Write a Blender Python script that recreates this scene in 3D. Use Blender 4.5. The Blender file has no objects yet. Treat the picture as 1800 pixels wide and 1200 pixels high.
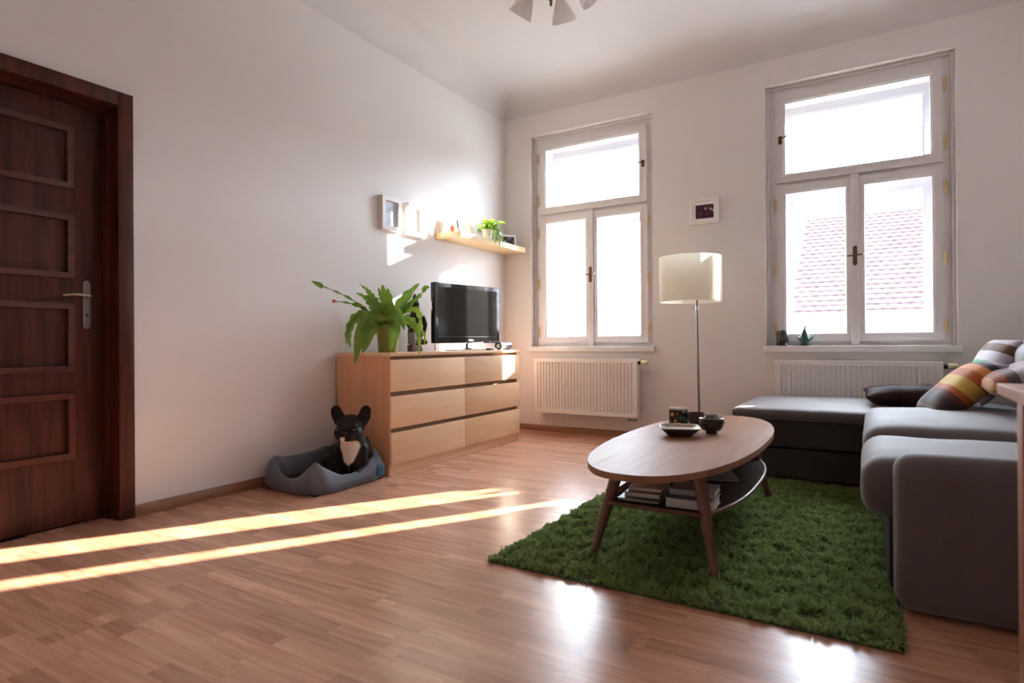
import bpy, bmesh, math, random
import numpy as np
from mathutils import Vector, Matrix, noise
random.seed(7); rng = np.random.default_rng(7)
S = bpy.context.scene
COL = S.collection
PI = math.pi

# ------------------------------------------------------------------ camera
def setup_camera():
    yaw, pit, rol = -.545, .002, -.007
    f = Vector((math.sin(yaw)*math.cos(pit), math.cos(yaw)*math.cos(pit), math.sin(pit)))
    r = Vector((math.cos(yaw), -math.sin(yaw), 0)); u = r.cross(f)
    c, s = math.cos(rol), math.sin(rol)
    r2, u2 = c*r + s*u, -s*r + c*u
    cam = bpy.data.cameras.new('camera'); o = bpy.data.objects.new('camera', cam); COL.objects.link(o)
    m = Matrix((r2, u2, -f)).transposed().to_4x4(); m.translation = Vector((3.096, -4.982, .840))
    o.matrix_world = m
    cam.sensor_width = 36; cam.lens = 1042.8/1800*36; cam.clip_start = .05; cam.clip_end = 300
    cam.dof.use_dof = True; cam.dof.focus_distance = 3.9; cam.dof.aperture_fstop = 2.8
    S.camera = o
    return f, r
FWD, RGT = setup_camera()

# ------------------------------------------------------------------ light
SKY = 21.0
SUN = 33.0
W = bpy.data.worlds.new('sky'); S.world = W; W.use_nodes = True
bg = W.node_tree.nodes['Background']
bg.inputs[0].default_value = (.80, .87, 1.02, 1); bg.inputs[1].default_value = SKY
sl = bpy.data.lights.new('sun', 'SUN'); sl.energy = SUN; sl.angle = math.radians(.53); sl.color = (1, .87, .73)
so = bpy.data.objects.new('sun', sl); COL.objects.link(so)
so.rotation_euler = Vector((-.63, -1.0, -.347*1.182)).to_track_quat('-Z', 'Y').to_euler()
so.location = (6, 8, 6)
for x0 in (.294, 2.394):                       # portals: only guide the sky's own light through the two windows
    pl = bpy.data.lights.new('window_portal', 'AREA'); pl.shape = 'RECTANGLE'; pl.size = 1.2; pl.size_y = 2.0
    pl.cycles.is_portal = True
    po = bpy.data.objects.new('window_portal', pl); COL.objects.link(po)
    po.location = (x0+.6, .31, 1.81); po.rotation_euler = (-PI/2, 0, 0)
S.view_settings.view_transform = 'Standard'; S.view_settings.look = 'None'
S.view_settings.exposure = 1.12; S.view_settings.gamma = 1.0; S.view_settings.use_curve_mapping = False
cy = S.cycles
cy.use_denoising = True; cy.max_bounces = 12; cy.diffuse_bounces = 8; cy.glossy_bounces = 5
cy.transparent_max_bounces = 24; cy.sample_clamp_indirect = 12; cy.caustics_reflective = True; cy.blur_glossy = 1.0; cy.caustics_refractive = False

# ------------------------------------------------------------------ materials
MATS = {}
def nmat(name):
    m = bpy.data.materials.new(name); m.use_nodes = True; nt = m.node_tree
    return m, nt, nt.nodes['Principled BSDF']
def rgba(c): return (c[0], c[1], c[2], 1)
def srgb(*c): return tuple((v/255/12.92 if v/255 <= .04045 else ((v/255+.055)/1.055)**2.4) for v in c)
def mat(name, col, rough=.5, metal=0, spec=.5, var=0, vscale=8, bump=0, bscale=60, stretch=(1,1,1), sheen=0, coat=0, trans=0, emit=None, col2=None, sss=0):
    if name in MATS: return MATS[name]
    m, nt, b = nmat(name); N, L = nt.nodes, nt.links
    b.inputs['Base Color'].default_value = rgba(col); b.inputs['Roughness'].default_value = rough
    b.inputs['Metallic'].default_value = metal; b.inputs['Specular IOR Level'].default_value = spec
    if sheen: b.inputs['Sheen Weight'].default_value = sheen; b.inputs['Sheen Roughness'].default_value = .5
    if coat: b.inputs['Coat Weight'].default_value = coat; b.inputs['Coat Roughness'].default_value = .1
    if trans: b.inputs['Transmission Weight'].default_value = trans
    if emit: b.inputs['Emission Color'].default_value = rgba(emit); b.inputs['Emission Strength'].default_value = 1
    if var or bump:
        tc = N.new('ShaderNodeTexCoord'); mp = N.new('ShaderNodeMapping'); mp.inputs['Scale'].default_value = stretch
        L.new(tc.outputs['Object'], mp.inputs['Vector'])
    if var:
        nz = N.new('ShaderNodeTexNoise'); nz.inputs['Scale'].default_value = vscale; nz.inputs['Detail'].default_value = 6
        L.new(mp.outputs[0], nz.inputs['Vector'])
        cr = N.new('ShaderNodeValToRGB'); cr.color_ramp.elements[0].position = .3; cr.color_ramp.elements[1].position = .7
        c2 = col2 or tuple(v*(1-var) for v in col)
        cr.color_ramp.elements[0].color = rgba(c2); cr.color_ramp.elements[1].color = rgba(col)
        L.new(nz.outputs['Fac'], cr.inputs[0]); L.new(cr.outputs[0], b.inputs['Base Color'])
    if bump:
        n2 = N.new('ShaderNodeTexNoise'); n2.inputs['Scale'].default_value = bscale; n2.inputs['Detail'].default_value = 3
        L.new(mp.outputs[0], n2.inputs['Vector'])
        bp = N.new('ShaderNodeBump'); bp.inputs['Strength'].default_value = bump; bp.inputs['Distance'].default_value = .01
        L.new(n2.outputs['Fac'], bp.inputs['Height']); L.new(bp.outputs[0], b.inputs['Normal'])
    MATS[name] = m; return m

def wood(name, dark, light, axis='Y', rough=.4, scale=1.0, coat=0, contrast=1.0, spec=.5):
    """straight grained wood: stretched noise along the axis"""
    if name in MATS: return MATS[name]
    m, nt, b = nmat(name); N, L = nt.nodes, nt.links
    tc = N.new('ShaderNodeTexCoord'); mp = N.new('ShaderNodeMapping')
    st = {'X': (1.2, 14, 14), 'Y': (14, 1.2, 14), 'Z': (14, 14, 1.2)}[axis]
    mp.inputs['Scale'].default_value = tuple(v*scale for v in st)
    L.new(tc.outputs['Object'], mp.inputs['Vector'])
    nz = N.new('ShaderNodeTexNoise'); nz.inputs['Scale'].default_value = 1.6; nz.inputs['Detail'].default_value = 8; nz.inputs['Distortion'].default_value = .7
    L.new(mp.outputs[0], nz.inputs['Vector'])
    cr = N.new('ShaderNodeValToRGB'); e = cr.color_ramp.elements
    e[0].position = .5-.22/contrast; e[1].position = .5+.22/contrast
    e[0].color = rgba(dark); e[1].color = rgba(light)
    L.new(nz.outputs['Fac'], cr.inputs[0]); L.new(cr.outputs[0], b.inputs['Base Color'])
    b.inputs['Roughness'].default_value = rough; b.inputs['Specular IOR Level'].default_value = spec
    if coat: b.inputs['Coat Weight'].default_value = coat; b.inputs['Coat Roughness'].default_value = .12
    MATS[name] = m; return m

def stripes(name, stops, axis=0, scale=1.0, rough=.9, warp=0):
    """woven stripes: constant colour ramp over an object axis; stops = [(pos, col)]"""
    m, nt, b = nmat(name); N, L = nt.nodes, nt.links
    tc = N.new('ShaderNodeTexCoord'); sp = N.new('ShaderNodeSeparateXYZ'); L.new(tc.outputs['Object'], sp.inputs[0])
    ma = N.new('ShaderNodeMath'); ma.operation = 'MULTIPLY_ADD'; ma.inputs[1].default_value = scale; ma.inputs[2].default_value = .5
    L.new(sp.outputs[axis], ma.inputs[0])
    cr = N.new('ShaderNodeValToRGB'); cr.color_ramp.interpolation = 'CONSTANT'
    e = cr.color_ramp.elements
    e[0].position = 0; e[0].color = rgba(stops[0][1]); e[1].position = stops[1][0]; e[1].color = rgba(stops[1][1])
    for p, c in stops[2:]:
        k = e.new(p); k.color = rgba(c)
    L.new(ma.outputs[0], cr.inputs[0]); L.new(cr.outputs[0], b.inputs['Base Color'])
    b.inputs['Roughness'].default_value = rough; b.inputs['Sheen Weight'].default_value = .2
    nz = N.new('ShaderNodeTexNoise'); nz.inputs['Scale'].default_value = 300; L.new(tc.outputs['Object'], nz.inputs['Vector'])
    bp = N.new('ShaderNodeBump'); bp.inputs['Strength'].default_value = .25; bp.inputs['Distance'].default_value = .004
    L.new(nz.outputs['Fac'], bp.inputs['Height']); L.new(bp.outputs[0], b.inputs['Normal'])
    return m

def glass_pane(name, tint=(.97, .985, .98), gloss=.07):
    m = bpy.data.materials.new(name); m.use_nodes = True; nt = m.node_tree; N, L = nt.nodes, nt.links
    N.remove(N['Principled BSDF']); out = N['Material Output']
    t = N.new('ShaderNodeBsdfTransparent'); t.inputs[0].default_value = rgba(tint)
    g = N.new('ShaderNodeBsdfGlossy'); g.inputs['Roughness'].default_value = .02
    mx = N.new('ShaderNodeMixShader'); mx.inputs[0].default_value = gloss
    L.new(t.outputs[0], mx.inputs[1]); L.new(g.outputs[0], mx.inputs[2]); L.new(mx.outputs[0], out.inputs[0])
    return m

def laminate(name):
    """3-strip laminate print: blocks of staggered strips per board, tone by object"""
    m, nt, b = nmat(name); N, L = nt.nodes, nt.links
    tc = N.new('ShaderNodeTexCoord'); oi = N.new('ShaderNodeObjectInfo')
    sh = N.new('ShaderNodeVectorMath'); sh.operation = 'MULTIPLY_ADD'; sh.inputs[1].default_value = (3.7, 0, 0)
    cmb = N.new('ShaderNodeCombineXYZ'); L.new(oi.outputs['Random'], cmb.inputs[0])
    L.new(cmb.outputs[0], sh.inputs[0]); L.new(tc.outputs['Object'], sh.inputs[2])
    br = N.new('ShaderNodeTexBrick'); br.offset = .41; br.offset_frequency = 2; br.squash = 1
    br.inputs['Scale'].default_value = 1; br.inputs['Mortar Size'].default_value = .0006; br.inputs['Mortar Smooth'].default_value = .1
    br.inputs['Brick Width'].default_value = .46; br.inputs['Row Height'].default_value = .0642; br.inputs['Bias'].default_value = 0
    br.inputs['Color1'].default_value = (0, 0, 0, 1); br.inputs['Color2'].default_value = (1, 1, 1, 1); br.inputs['Mortar'].default_value = (.25, .25, .25, 1)
    L.new(sh.outputs[0], br.inputs['Vector'])
    # grain, shifted per strip
    ad = N.new('ShaderNodeVectorMath'); ad.operation = 'MULTIPLY_ADD'; ad.inputs[1].default_value = (5, 9, 3)
    L.new(br.outputs['Color'], ad.inputs[0]); L.new(sh.outputs[0], ad.inputs[2])
    mp = N.new('ShaderNodeMapping'); mp.inputs['Scale'].default_value = (1.6, 22, 1); L.new(ad.outputs[0], mp.inputs['Vector'])
    nz = N.new('ShaderNodeTexNoise'); nz.inputs['Scale'].default_value = 1.7; nz.inputs['Detail'].default_value = 7; nz.inputs['Distortion'].default_value = .9
    L.new(mp.outputs[0], nz.inputs['Vector'])
    cr = N.new('ShaderNodeValToRGB'); e = cr.color_ramp.elements
    e[0].position = .28; e[1].position = .74; e[0].color = rgba((.45, .205, .122)); e[1].color = rgba((.66, .38, .255))
    L.new(nz.outputs['Fac'], cr.inputs[0])
    mx = N.new('ShaderNodeMix'); mx.data_type = 'RGBA'; mx.blend_type = 'MULTIPLY'; mx.inputs['Factor'].default_value = 1
    tr = N.new('ShaderNodeValToRGB'); t = tr.color_ramp.elements; t[0].color = (.84, .82, .81, 1); t[1].color = (1.12, 1.12, 1.12, 1)
    L.new(br.outputs['Color'], tr.inputs[0])
    L.new(cr.outputs[0], mx.inputs['A']); L.new(tr.outputs[0], mx.inputs['B'])
    L.new(mx.outputs['Result'], b.inputs['Base Color'])
    b.inputs['Roughness'].default_value = .27; b.inputs['Specular IOR Level'].default_value = .45
    return m

def picture(name, cols, scale=6, seed=0, kind='noise', rough=.25):
    m, nt, b = nmat(name); N, L = nt.nodes, nt.links
    tc = N.new('ShaderNodeTexCoord'); mp = N.new('ShaderNodeMapping'); mp.inputs['Location'].default_value = (seed, seed*.7, 0)
    L.new(tc.outputs['Object'], mp.inputs['Vector'])
    if kind == 'noise':
        t = N.new('ShaderNodeTexNoise'); t.inputs['Scale'].default_value = scale; o = t.outputs['Fac']
    else:
        t = N.new('ShaderNodeTexVoronoi'); t.inputs['Scale'].default_value = scale; o = t.outputs['Distance']
    L.new(mp.outputs[0], t.inputs['Vector'])
    cr = N.new('ShaderNodeValToRGB'); e = cr.color_ramp.elements
    lo, hi = (.35, .65) if kind == 'noise' else (.05, .6)
    e[0].position = lo; e[0].color = rgba(cols[0]); e[1].position = hi; e[1].color = rgba(cols[-1])
    for i, c in enumerate(cols[1:-1]):
        k = e.new(lo + (hi-lo)*(i+1)/(len(cols)-1)); k.color = rgba(c)
    L.new(o, cr.inputs[0]); L.new(cr.outputs[0], b.inputs['Base Color']); b.inputs['Roughness'].default_value = rough
    return m

WALLC = (.75, .715, .70)
m_wall = mat('wall paint', WALLC, .42, spec=.4, bump=.02, bscale=90)
m_ceil = mat('ceiling paint', (.66, .635, .63), .7, spec=.2)
m_white = mat('white gloss paint', (.74, .71, .71), .3, spec=.5)
m_outer = mat('shaded outer paint', (.50, .49, .52), .5)  # white paint greyed: tone against the bright sky is put into the colour
m_sill = mat('sill paint', (.76, .74, .74), .25)
m_rad = mat('radiator enamel', (.80, .77, .75), .25)
m_brass = mat('cream brass', (.62, .45, .22), .35, metal=.6)
m_bronze = mat('bronze handle', (.16, .09, .05), .35, metal=.7)
m_steel = mat('brushed steel', (.62, .62, .62), .3, metal=1)
m_black = mat('black plastic', (.012, .012, .014), .25)
m_lam = laminate('laminate strips')
m_base = wood('skirting oak', (.20, .085, .04), (.34, .16, .085), 'Y', .35)
m_baseX = wood('skirting oak x', (.20, .085, .04), (.34, .16, .085), 'X', .35)
m_door = wood('mahogany veneer', (.036, .008, .0045), (.095, .024, .013), 'Z', .38, contrast=1.3, spec=.28)
m_mould = wood('lit mahogany moulding', (.06, .015, .009), (.13, .036, .02), 'Y', .3, spec=.5)  # lighter than the door: light caught by the mouldings is in the colour
m_birchY = wood('birch veneer y', (.72, .45, .26), (.84, .57, .35), 'Y', .38, contrast=.7)
m_birchZ = wood('shaded birch veneer z', (.66, .34, .18), (.76, .43, .25), 'Z', .38, contrast=.7)  # side panel veneer redder and darker, its shade and warm bounce in the colour
m_shelf = wood('shelf birch', (.60, .42, .22), (.72, .52, .30), 'Y', .4, contrast=.7)
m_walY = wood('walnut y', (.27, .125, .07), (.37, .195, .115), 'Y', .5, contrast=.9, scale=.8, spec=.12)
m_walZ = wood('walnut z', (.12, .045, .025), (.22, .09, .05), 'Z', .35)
m_desk = wood('desk beech', (.42, .22, .13), (.56, .32, .20), 'Y', .3)
m_glass = glass_pane('window glass')
m_sofa = mat('sofa twill', (.125, .096, .100), .62, var=.18, vscale=220, bump=.25, bscale=500, sheen=.4, spec=.4)
m_sofad = mat('shaded sofa twill', (.040, .031, .028), .9, var=.2, vscale=220, bump=.25, bscale=500)  # same twill as the cushions, darkened: the base's shade is painted in

# ------------------------------------------------------------------ mesh helpers
def new_bm(): return bmesh.new()
def add_box(bm, x0, x1, y0, y1, z0, z1, bev=0, seg=2):
    r = bmesh.ops.create_cube(bm, size=1.0)
    vs = r['verts']
    for v in vs:
        v.co = Vector(((x0+x1)/2+v.co.x*(x1-x0), (y0+y1)/2+v.co.y*(y1-y0), (z0+z1)/2+v.co.z*(z1-z0)))
    if bev:
        es = list({e for v in vs for e in v.link_edges})
        bmesh.ops.bevel(bm, geom=es, offset=bev, segments=seg, affect='EDGES', profile=.6)
    return bm
def box(*a, **k): return add_box(new_bm(), *a, **k)
def add_lathe(bm, prof, n=32, M=None, cap=True):
    """prof: [(r, z)] from bottom to top, about local z"""
    rings = []
    for r, z in prof:
        if r < 1e-5: rings.append([bm.verts.new((0, 0, z))])
        else: rings.append([bm.verts.new((r*math.cos(2*PI*i/n), r*math.sin(2*PI*i/n), z)) for i in range(n)])
    vs = [v for g in rings for v in g]
    for a, b in zip(rings, rings[1:]):
        for i in range(n):
            j = (i+1) % n
            if len(a) == 1 and len(b) == 1: continue
            if len(a) == 1: bm.faces.new((a[0], b[j], b[i]))
            elif len(b) == 1: bm.faces.new((a[i], a[j], b[0]))
            else: bm.faces.new((a[i], a[j], b[j], b[i]))
    if cap:
        if len(rings[0]) > 1: bm.faces.new(rings[0][::-1])
        if len(rings[-1]) > 1: bm.faces.new(rings[-1])
    if M is not None: bmesh.ops.transform(bm, matrix=M, verts=vs)
    return bm
def lathe(prof, n=32, M=None, cap=True): return add_lathe(new_bm(), prof, n, M, cap)
def align(p, q):
    d = Vector(q)-Vector(p); L = d.length
    m = d.to_track_quat('Z', 'Y').to_matrix().to_4x4(); m.translation = Vector(p)
    return m, L
def add_rod(bm, p, q, r0, r1=None, n=14):
    m, L = align(p, q); return add_lathe(bm, [(r0, 0), (r0 if r1 is None else r1, L)], n, m)
def rod(p, q, r0, r1=None, n=14): return add_rod(new_bm(), p, q, r0, r1, n)
def add_tube(bm, pts, rad, n=10, cap=True):
    pts = [Vector(p) for p in pts]; rings = []
    up = Vector((0, 0, 1))
    for i, p in enumerate(pts):
        t = (pts[min(i+1, len(pts)-1)]-pts[max(i-1, 0)]).normalized()
        a = t.cross(up); a = a if a.length > 1e-3 else t.cross(Vector((1, 0, 0)))
        a.normalize(); b = a.cross(t).normalized()
        r = rad[i] if isinstance(rad, (list, tuple)) else rad
        rings.append([bm.verts.new(p + a*r*math.cos(2*PI*k/n) + b*r*math.sin(2*PI*k/n)) for k in range(n)])
    for A, B in zip(rings, rings[1:]):
        for k in range(n):
            j = (k+1) % n; bm.faces.new((A[k], A[j], B[j], B[k]))
    if cap: bm.faces.new(rings[0][::-1]); bm.faces.new(rings[-1])
    return bm
def add_ell(bm, c, r, M=None, u=20, v=12):
    R = bmesh.ops.create_uvsphere(bm, u_segments=u, v_segments=v, radius=1)
    m = Matrix.Translation(Vector(c)) @ (M.to_4x4() if M is not None else Matrix.Identity(4)) @ Matrix.Diagonal((*r, 1))
    bmesh.ops.transform(bm, matrix=m, verts=R['verts']); return bm
def add_prism(bm, outline, z0, z1, bev=0):
    lo = [bm.verts.new((x, y, z0)) for x, y in outline]; hi = [bm.verts.new((x, y, z1)) for x, y in outline]
    n = len(outline)
    bm.faces.new(lo[::-1]); bm.faces.new(hi)
    for i in range(n):
        j = (i+1) % n; bm.faces.new((lo[i], lo[j], hi[j], hi[i]))
    if bev:
        es = [e for e in bm.edges if abs(e.verts[0].co.z-e.verts[1].co.z) < 1e-6 and len(e.link_faces) == 2]
        bmesh.ops.bevel(bm, geom=es, offset=bev, segments=3, affect='EDGES', profile=.6)
    return bm
def ring_frame(bm, a0, a1, b0, b1, w, d0, d1, plane='xz', bev=.003):
    """rectangular frame of four mitred strips; (a,b) in plane, d = depth"""
    q = [(a0, b0), (a1, b0), (a1, b1), (a0, b1)]; p = [(a0+w, b0+w), (a1-w, b0+w), (a1-w, b1-w), (a0+w, b1-w)]
    def P(a, b, d): return (a, d, b) if plane == 'xz' else ((d, a, b) if plane == 'yz' else (a, b, d))
    for i in range(4):
        j = (i+1) % 4
        vs = [bm.verts.new(P(*c, d)) for d in (d0, d1) for c in (q[i], q[j], p[j], p[i])]
        a, b = vs[:4], vs[4:]
        bm.faces.new(a); bm.faces.new(b[::-1])
        for k in range(4):
            l = (k+1) % 4; bm.faces.new((a[k], b[k], b[l], a[l]))
    bmesh.ops.remove_doubles(bm, verts=bm.verts, dist=1e-5)
    return bm
def rcushion(x0, x1, y0, y1, z0, z1, r, crown=0, n=14, wob=0, seed=0, side=0):
    """soft rounded block with a crowned top and slightly bulged sides"""
    bm = new_bm(); r = min(r, (x1-x0)/2-.001, (y1-y0)/2-.001, (z1-z0)/2-.001)
    bmesh.ops.create_cube(bm, size=2.0)
    bmesh.ops.subdivide_edges(bm, edges=bm.edges, cuts=n, use_grid_fill=True)
    c = Vector(((x0+x1)/2, (y0+y1)/2, (z0+z1)/2)); h = Vector(((x1-x0)/2, (y1-y0)/2, (z1-z0)/2))
    for v in bm.verts:
        u = v.co.copy()
        def w(t, hh):                      # more samples near the edges
            return math.copysign(abs(t)**.6, t)
        p = Vector((w(u.x, 0)*h.x, w(u.y, 0)*h.y, w(u.z, 0)*h.z))
        q = Vector((max(-h.x+r, min(h.x-r, p.x)), max(-h.y+r, min(h.y-r, p.y)), max(-h.z+r, min(h.z-r, p.z))))
        d = p-q
        if d.length > 1e-6: p = q + d.normalized()*r
        fx, fy = 1-(p.x/h.x)**2, 1-(p.y/h.y)**2
        if p.z > 0: p.z += crown*(max(0, fx)*max(0, fy))**.5
        if side:
            fz = 1-(p.z/h.z)**2 if abs(p.z) < h.z else 0
            p.x += math.copysign(side*max(0, fz), p.x); p.y += math.copysign(side*.5*max(0, fz), p.y)
        if wob: p += Vector(noise.noise_vector((p+Vector((seed, 0, 0)))*6))*wob
        v.co = c+p
    return bm
def pillow_bm(wx, wy, t, n=28, wob=.008, seed=0, pinch=.06):
    """square scatter cushion lying in xy, thickness t"""
    bm = new_bm(); G = {}
    for s in (1, -1):
        for i in range(n+1):
            for j in range(n+1):
                u, v = -1+2*i/n, -1+2*j/n
                e = i in (0, n) or j in (0, n)
                if e and s == -1: G[s, i, j] = G[1, i, j]; continue
                k = ((1-u**4)*(1-v**4))**.55 if not e else 0
                x = u*wx/2*(1-pinch*(1-v*v)*abs(u)**3*-1*-1); y = v*wy/2*(1-pinch*(1-u*u)*abs(v)**3)
                p = Vector((x, y, s*t/2*k))
                p += Vector(noise.noise_vector(Vector((x*7+seed, y*7, s*.4))))*wob
                G[s, i, j] = bm.verts.new(p)
    for s in (1, -1):
        for i in range(n):
            for j in range(n):
                q = [G[s, i, j], G[s, i+1, j], G[s, i+1, j+1], G[s, i, j+1]]
                bm.faces.new(q if s == 1 else q[::-1])
    return bm

def finish_mesh(me, ang):
    me.polygons.foreach_set('use_smooth', [True]*len(me.polygons))
    me.set_sharp_from_angle(angle=math.radians(ang))
def obj(name, bm, m, parent=None, ang=35, loc=None):
    me = bpy.data.meshes.new(name)
    bmesh.ops.recalc_face_normals(bm, faces=bm.faces)
    bm.to_mesh(me); bm.free()
    finish_mesh(me, ang)
    me.materials.append(m)
    o = bpy.data.objects.new(name, me); COL.objects.link(o)
    if parent: o.parent = parent
    if loc: o.location = loc
    return o
def tag(o, label, cat, group=None, kind=None):
    o['label'] = label; o['category'] = cat
    if group: o['group'] = group
    if kind: o['kind'] = kind
    return o
def thing(name, label, cat, loc=(0, 0, 0), rz=0, group=None, kind=None, rot=None):
    o = bpy.data.objects.new(name, None); COL.objects.link(o)
    o.empty_display_size = .05; o.location = loc; o.rotation_euler = rot or (0, 0, rz)
    return tag(o, label, cat, group, kind)
def plabel(o, s): o['label'] = s; return o

# ------------------------------------------------------------------ room shell
RX, RY, RZ = 4.20, -7.0, 3.22
ZS = .80; WH = 2.02; WW = 1.20; WX = (.294, 2.394)
def room():
    # floor: screed with boards
    fl = obj('floor', box(-.3, RX+.02, RY-.02, .02, -.05, -.008), mat('screed', (.2, .12, .08), .9))
    tag(fl, 'glossy reddish three strip laminate floor', 'floor', kind='structure')
    bw, blen, gap = .1926, 1.288, .0002
    y = .0; row = 0
    cache = {}
    while y > RY:
        x = -.12 - random.random()*blen
        while x < RX:
            a, b = max(x, -.12), min(x+blen, RX)
            if b-a > .05:
                full = b-a > blen-1e-4
                key = 'full' if full else None
                y1, y0 = y-gap, max(y-bw, RY)
                if key and key in cache and abs(y0-(y-bw)) < 1e-6:
                    o = bpy.data.objects.new('plank', cache[key]); COL.objects.link(o)
                else:
                    bm = box(0, b-a-gap, y0-y1, 0, -.008, 0)
                    o = obj('plank', bm, m_lam)
                    if key and abs(y0-(y-bw)) < 1e-6: cache[key] = o.data
                o.location = (a, y1, 0); o.parent = fl
            x += blen
        y -= bw; row += 1
    # walls
    t = .5
    bm = new_bm()
    for (ya, yb, ix, z0, z1) in ((0, .32, 0, ZS, ZS+WH), (.32, t, .14, ZS+.04, ZS+1.90)):
        xs = [-.4]
        for w in WX: xs += [w+ix, w+WW-ix]
        xs.append(RX+.4)
        for k in range(0, len(xs), 2): add_box(bm, xs[k], xs[k+1], ya, yb, -.3, RZ+.4)
        for k in (1, 3):
            add_box(bm, xs[k], xs[k+1], ya, yb, -.3, z0); add_box(bm, xs[k], xs[k+1], ya, yb, z1, RZ+.4)
    tag(obj('wall_back', bm, m_wall), 'white plastered wall with the two tall windows', 'wall', kind='structure')
    bm = new_bm()
    add_box(bm, -.45, -.2, RY-.3, 0, -.3, RZ+.4)
    add_box(bm, -.2, 0, -3.50, 0, -.3, RZ+.4); add_box(bm, -.2, 0, RY-.3, -4.46, -.3, RZ+.4); add_box(bm, -.2, 0, -4.46, -3.50, 2.02, RZ+.4)
    tag(obj('wall_left', bm, m_wall), 'long white wall behind the dresser and the dark door', 'wall', kind='structure')
    tag(obj('wall_right', box(RX, RX+.3, RY-.3, 0, -.3, RZ+.4), m_wall), 'white wall behind the corner sofa', 'wall', kind='structure')
    tag(obj('wall_front', box(-.4, RX+.4, RY-.3, RY, -.3, RZ+.4), m_wall), 'white wall opposite the windows', 'wall', kind='structure')
    # ceiling with rounded cove
    bm = box(-.4, RX+.4, RY-.3, .4, RZ, RZ+.3)
    R = .20; n = 12
    def cove(p0, p1, inward):
        inw = Vector(inward); prev = None
        prof = [(0, -R)] + [(R-R*math.cos(a), -R+R*math.sin(a)) for a in [PI/2*k/n for k in range(1, n+1)]] + [(0, .01)]
        A = [bm.verts.new(Vector(p0)+inw*d+Vector((0, 0, RZ+h))) for d, h in prof]
        B = [bm.verts.new(Vector(p1)+inw*d+Vector((0, 0, RZ+h))) for d, h in prof]
        for i in range(len(prof)):
            j = (i+1) % len(prof); bm.faces.new((A[i], B[i], B[j], A[j]))
    cove((0, 0, 0), (0, RY, 0), (1, 0, 0)); cove((0, 0, 0), (RX, 0, 0), (0, -1, 0)); cove((RX, 0, 0), (RX, RY, 0), (-1, 0, 0))
    tag(obj('ceiling', bm, m_ceil), 'plain white ceiling with softly rounded edges', 'ceiling', kind='structure')
    # skirting boards
    def skirt(name, p0, p1, inward, m, lab):
        prof = [(0, 0), (.016, 0), (.016, .035), (.012, .05), (.006, .056), (0, .056)]
        bm = new_bm(); inw = Vector(inward)
        A = [bm.verts.new(Vector(p0)+inw*d+Vector((0, 0, h))) for d, h in prof]
        B = [bm.verts.new(Vector(p1)+inw*d+Vector((0, 0, h))) for d, h in prof]
        bm.faces.new(A); bm.faces.new(B[::-1])
        for i in range(len(prof)):
            j = (i+1) % len(prof); bm.faces.new((A[i], B[i], B[j], A[j]))
        tag(obj(name, bm, m), lab, 'skirting', kind='structure')
    skirt('baseboard_left', (0, -3.46, 0), (0, -.016, 0), (1, 0, 0), m_base, 'brown skirting board between door frame and corner')
    skirt('baseboard_back', (0, 0, 0), (RX, 0, 0), (0, -1, 0), m_baseX, 'brown skirting board below the radiators')
room()

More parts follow.
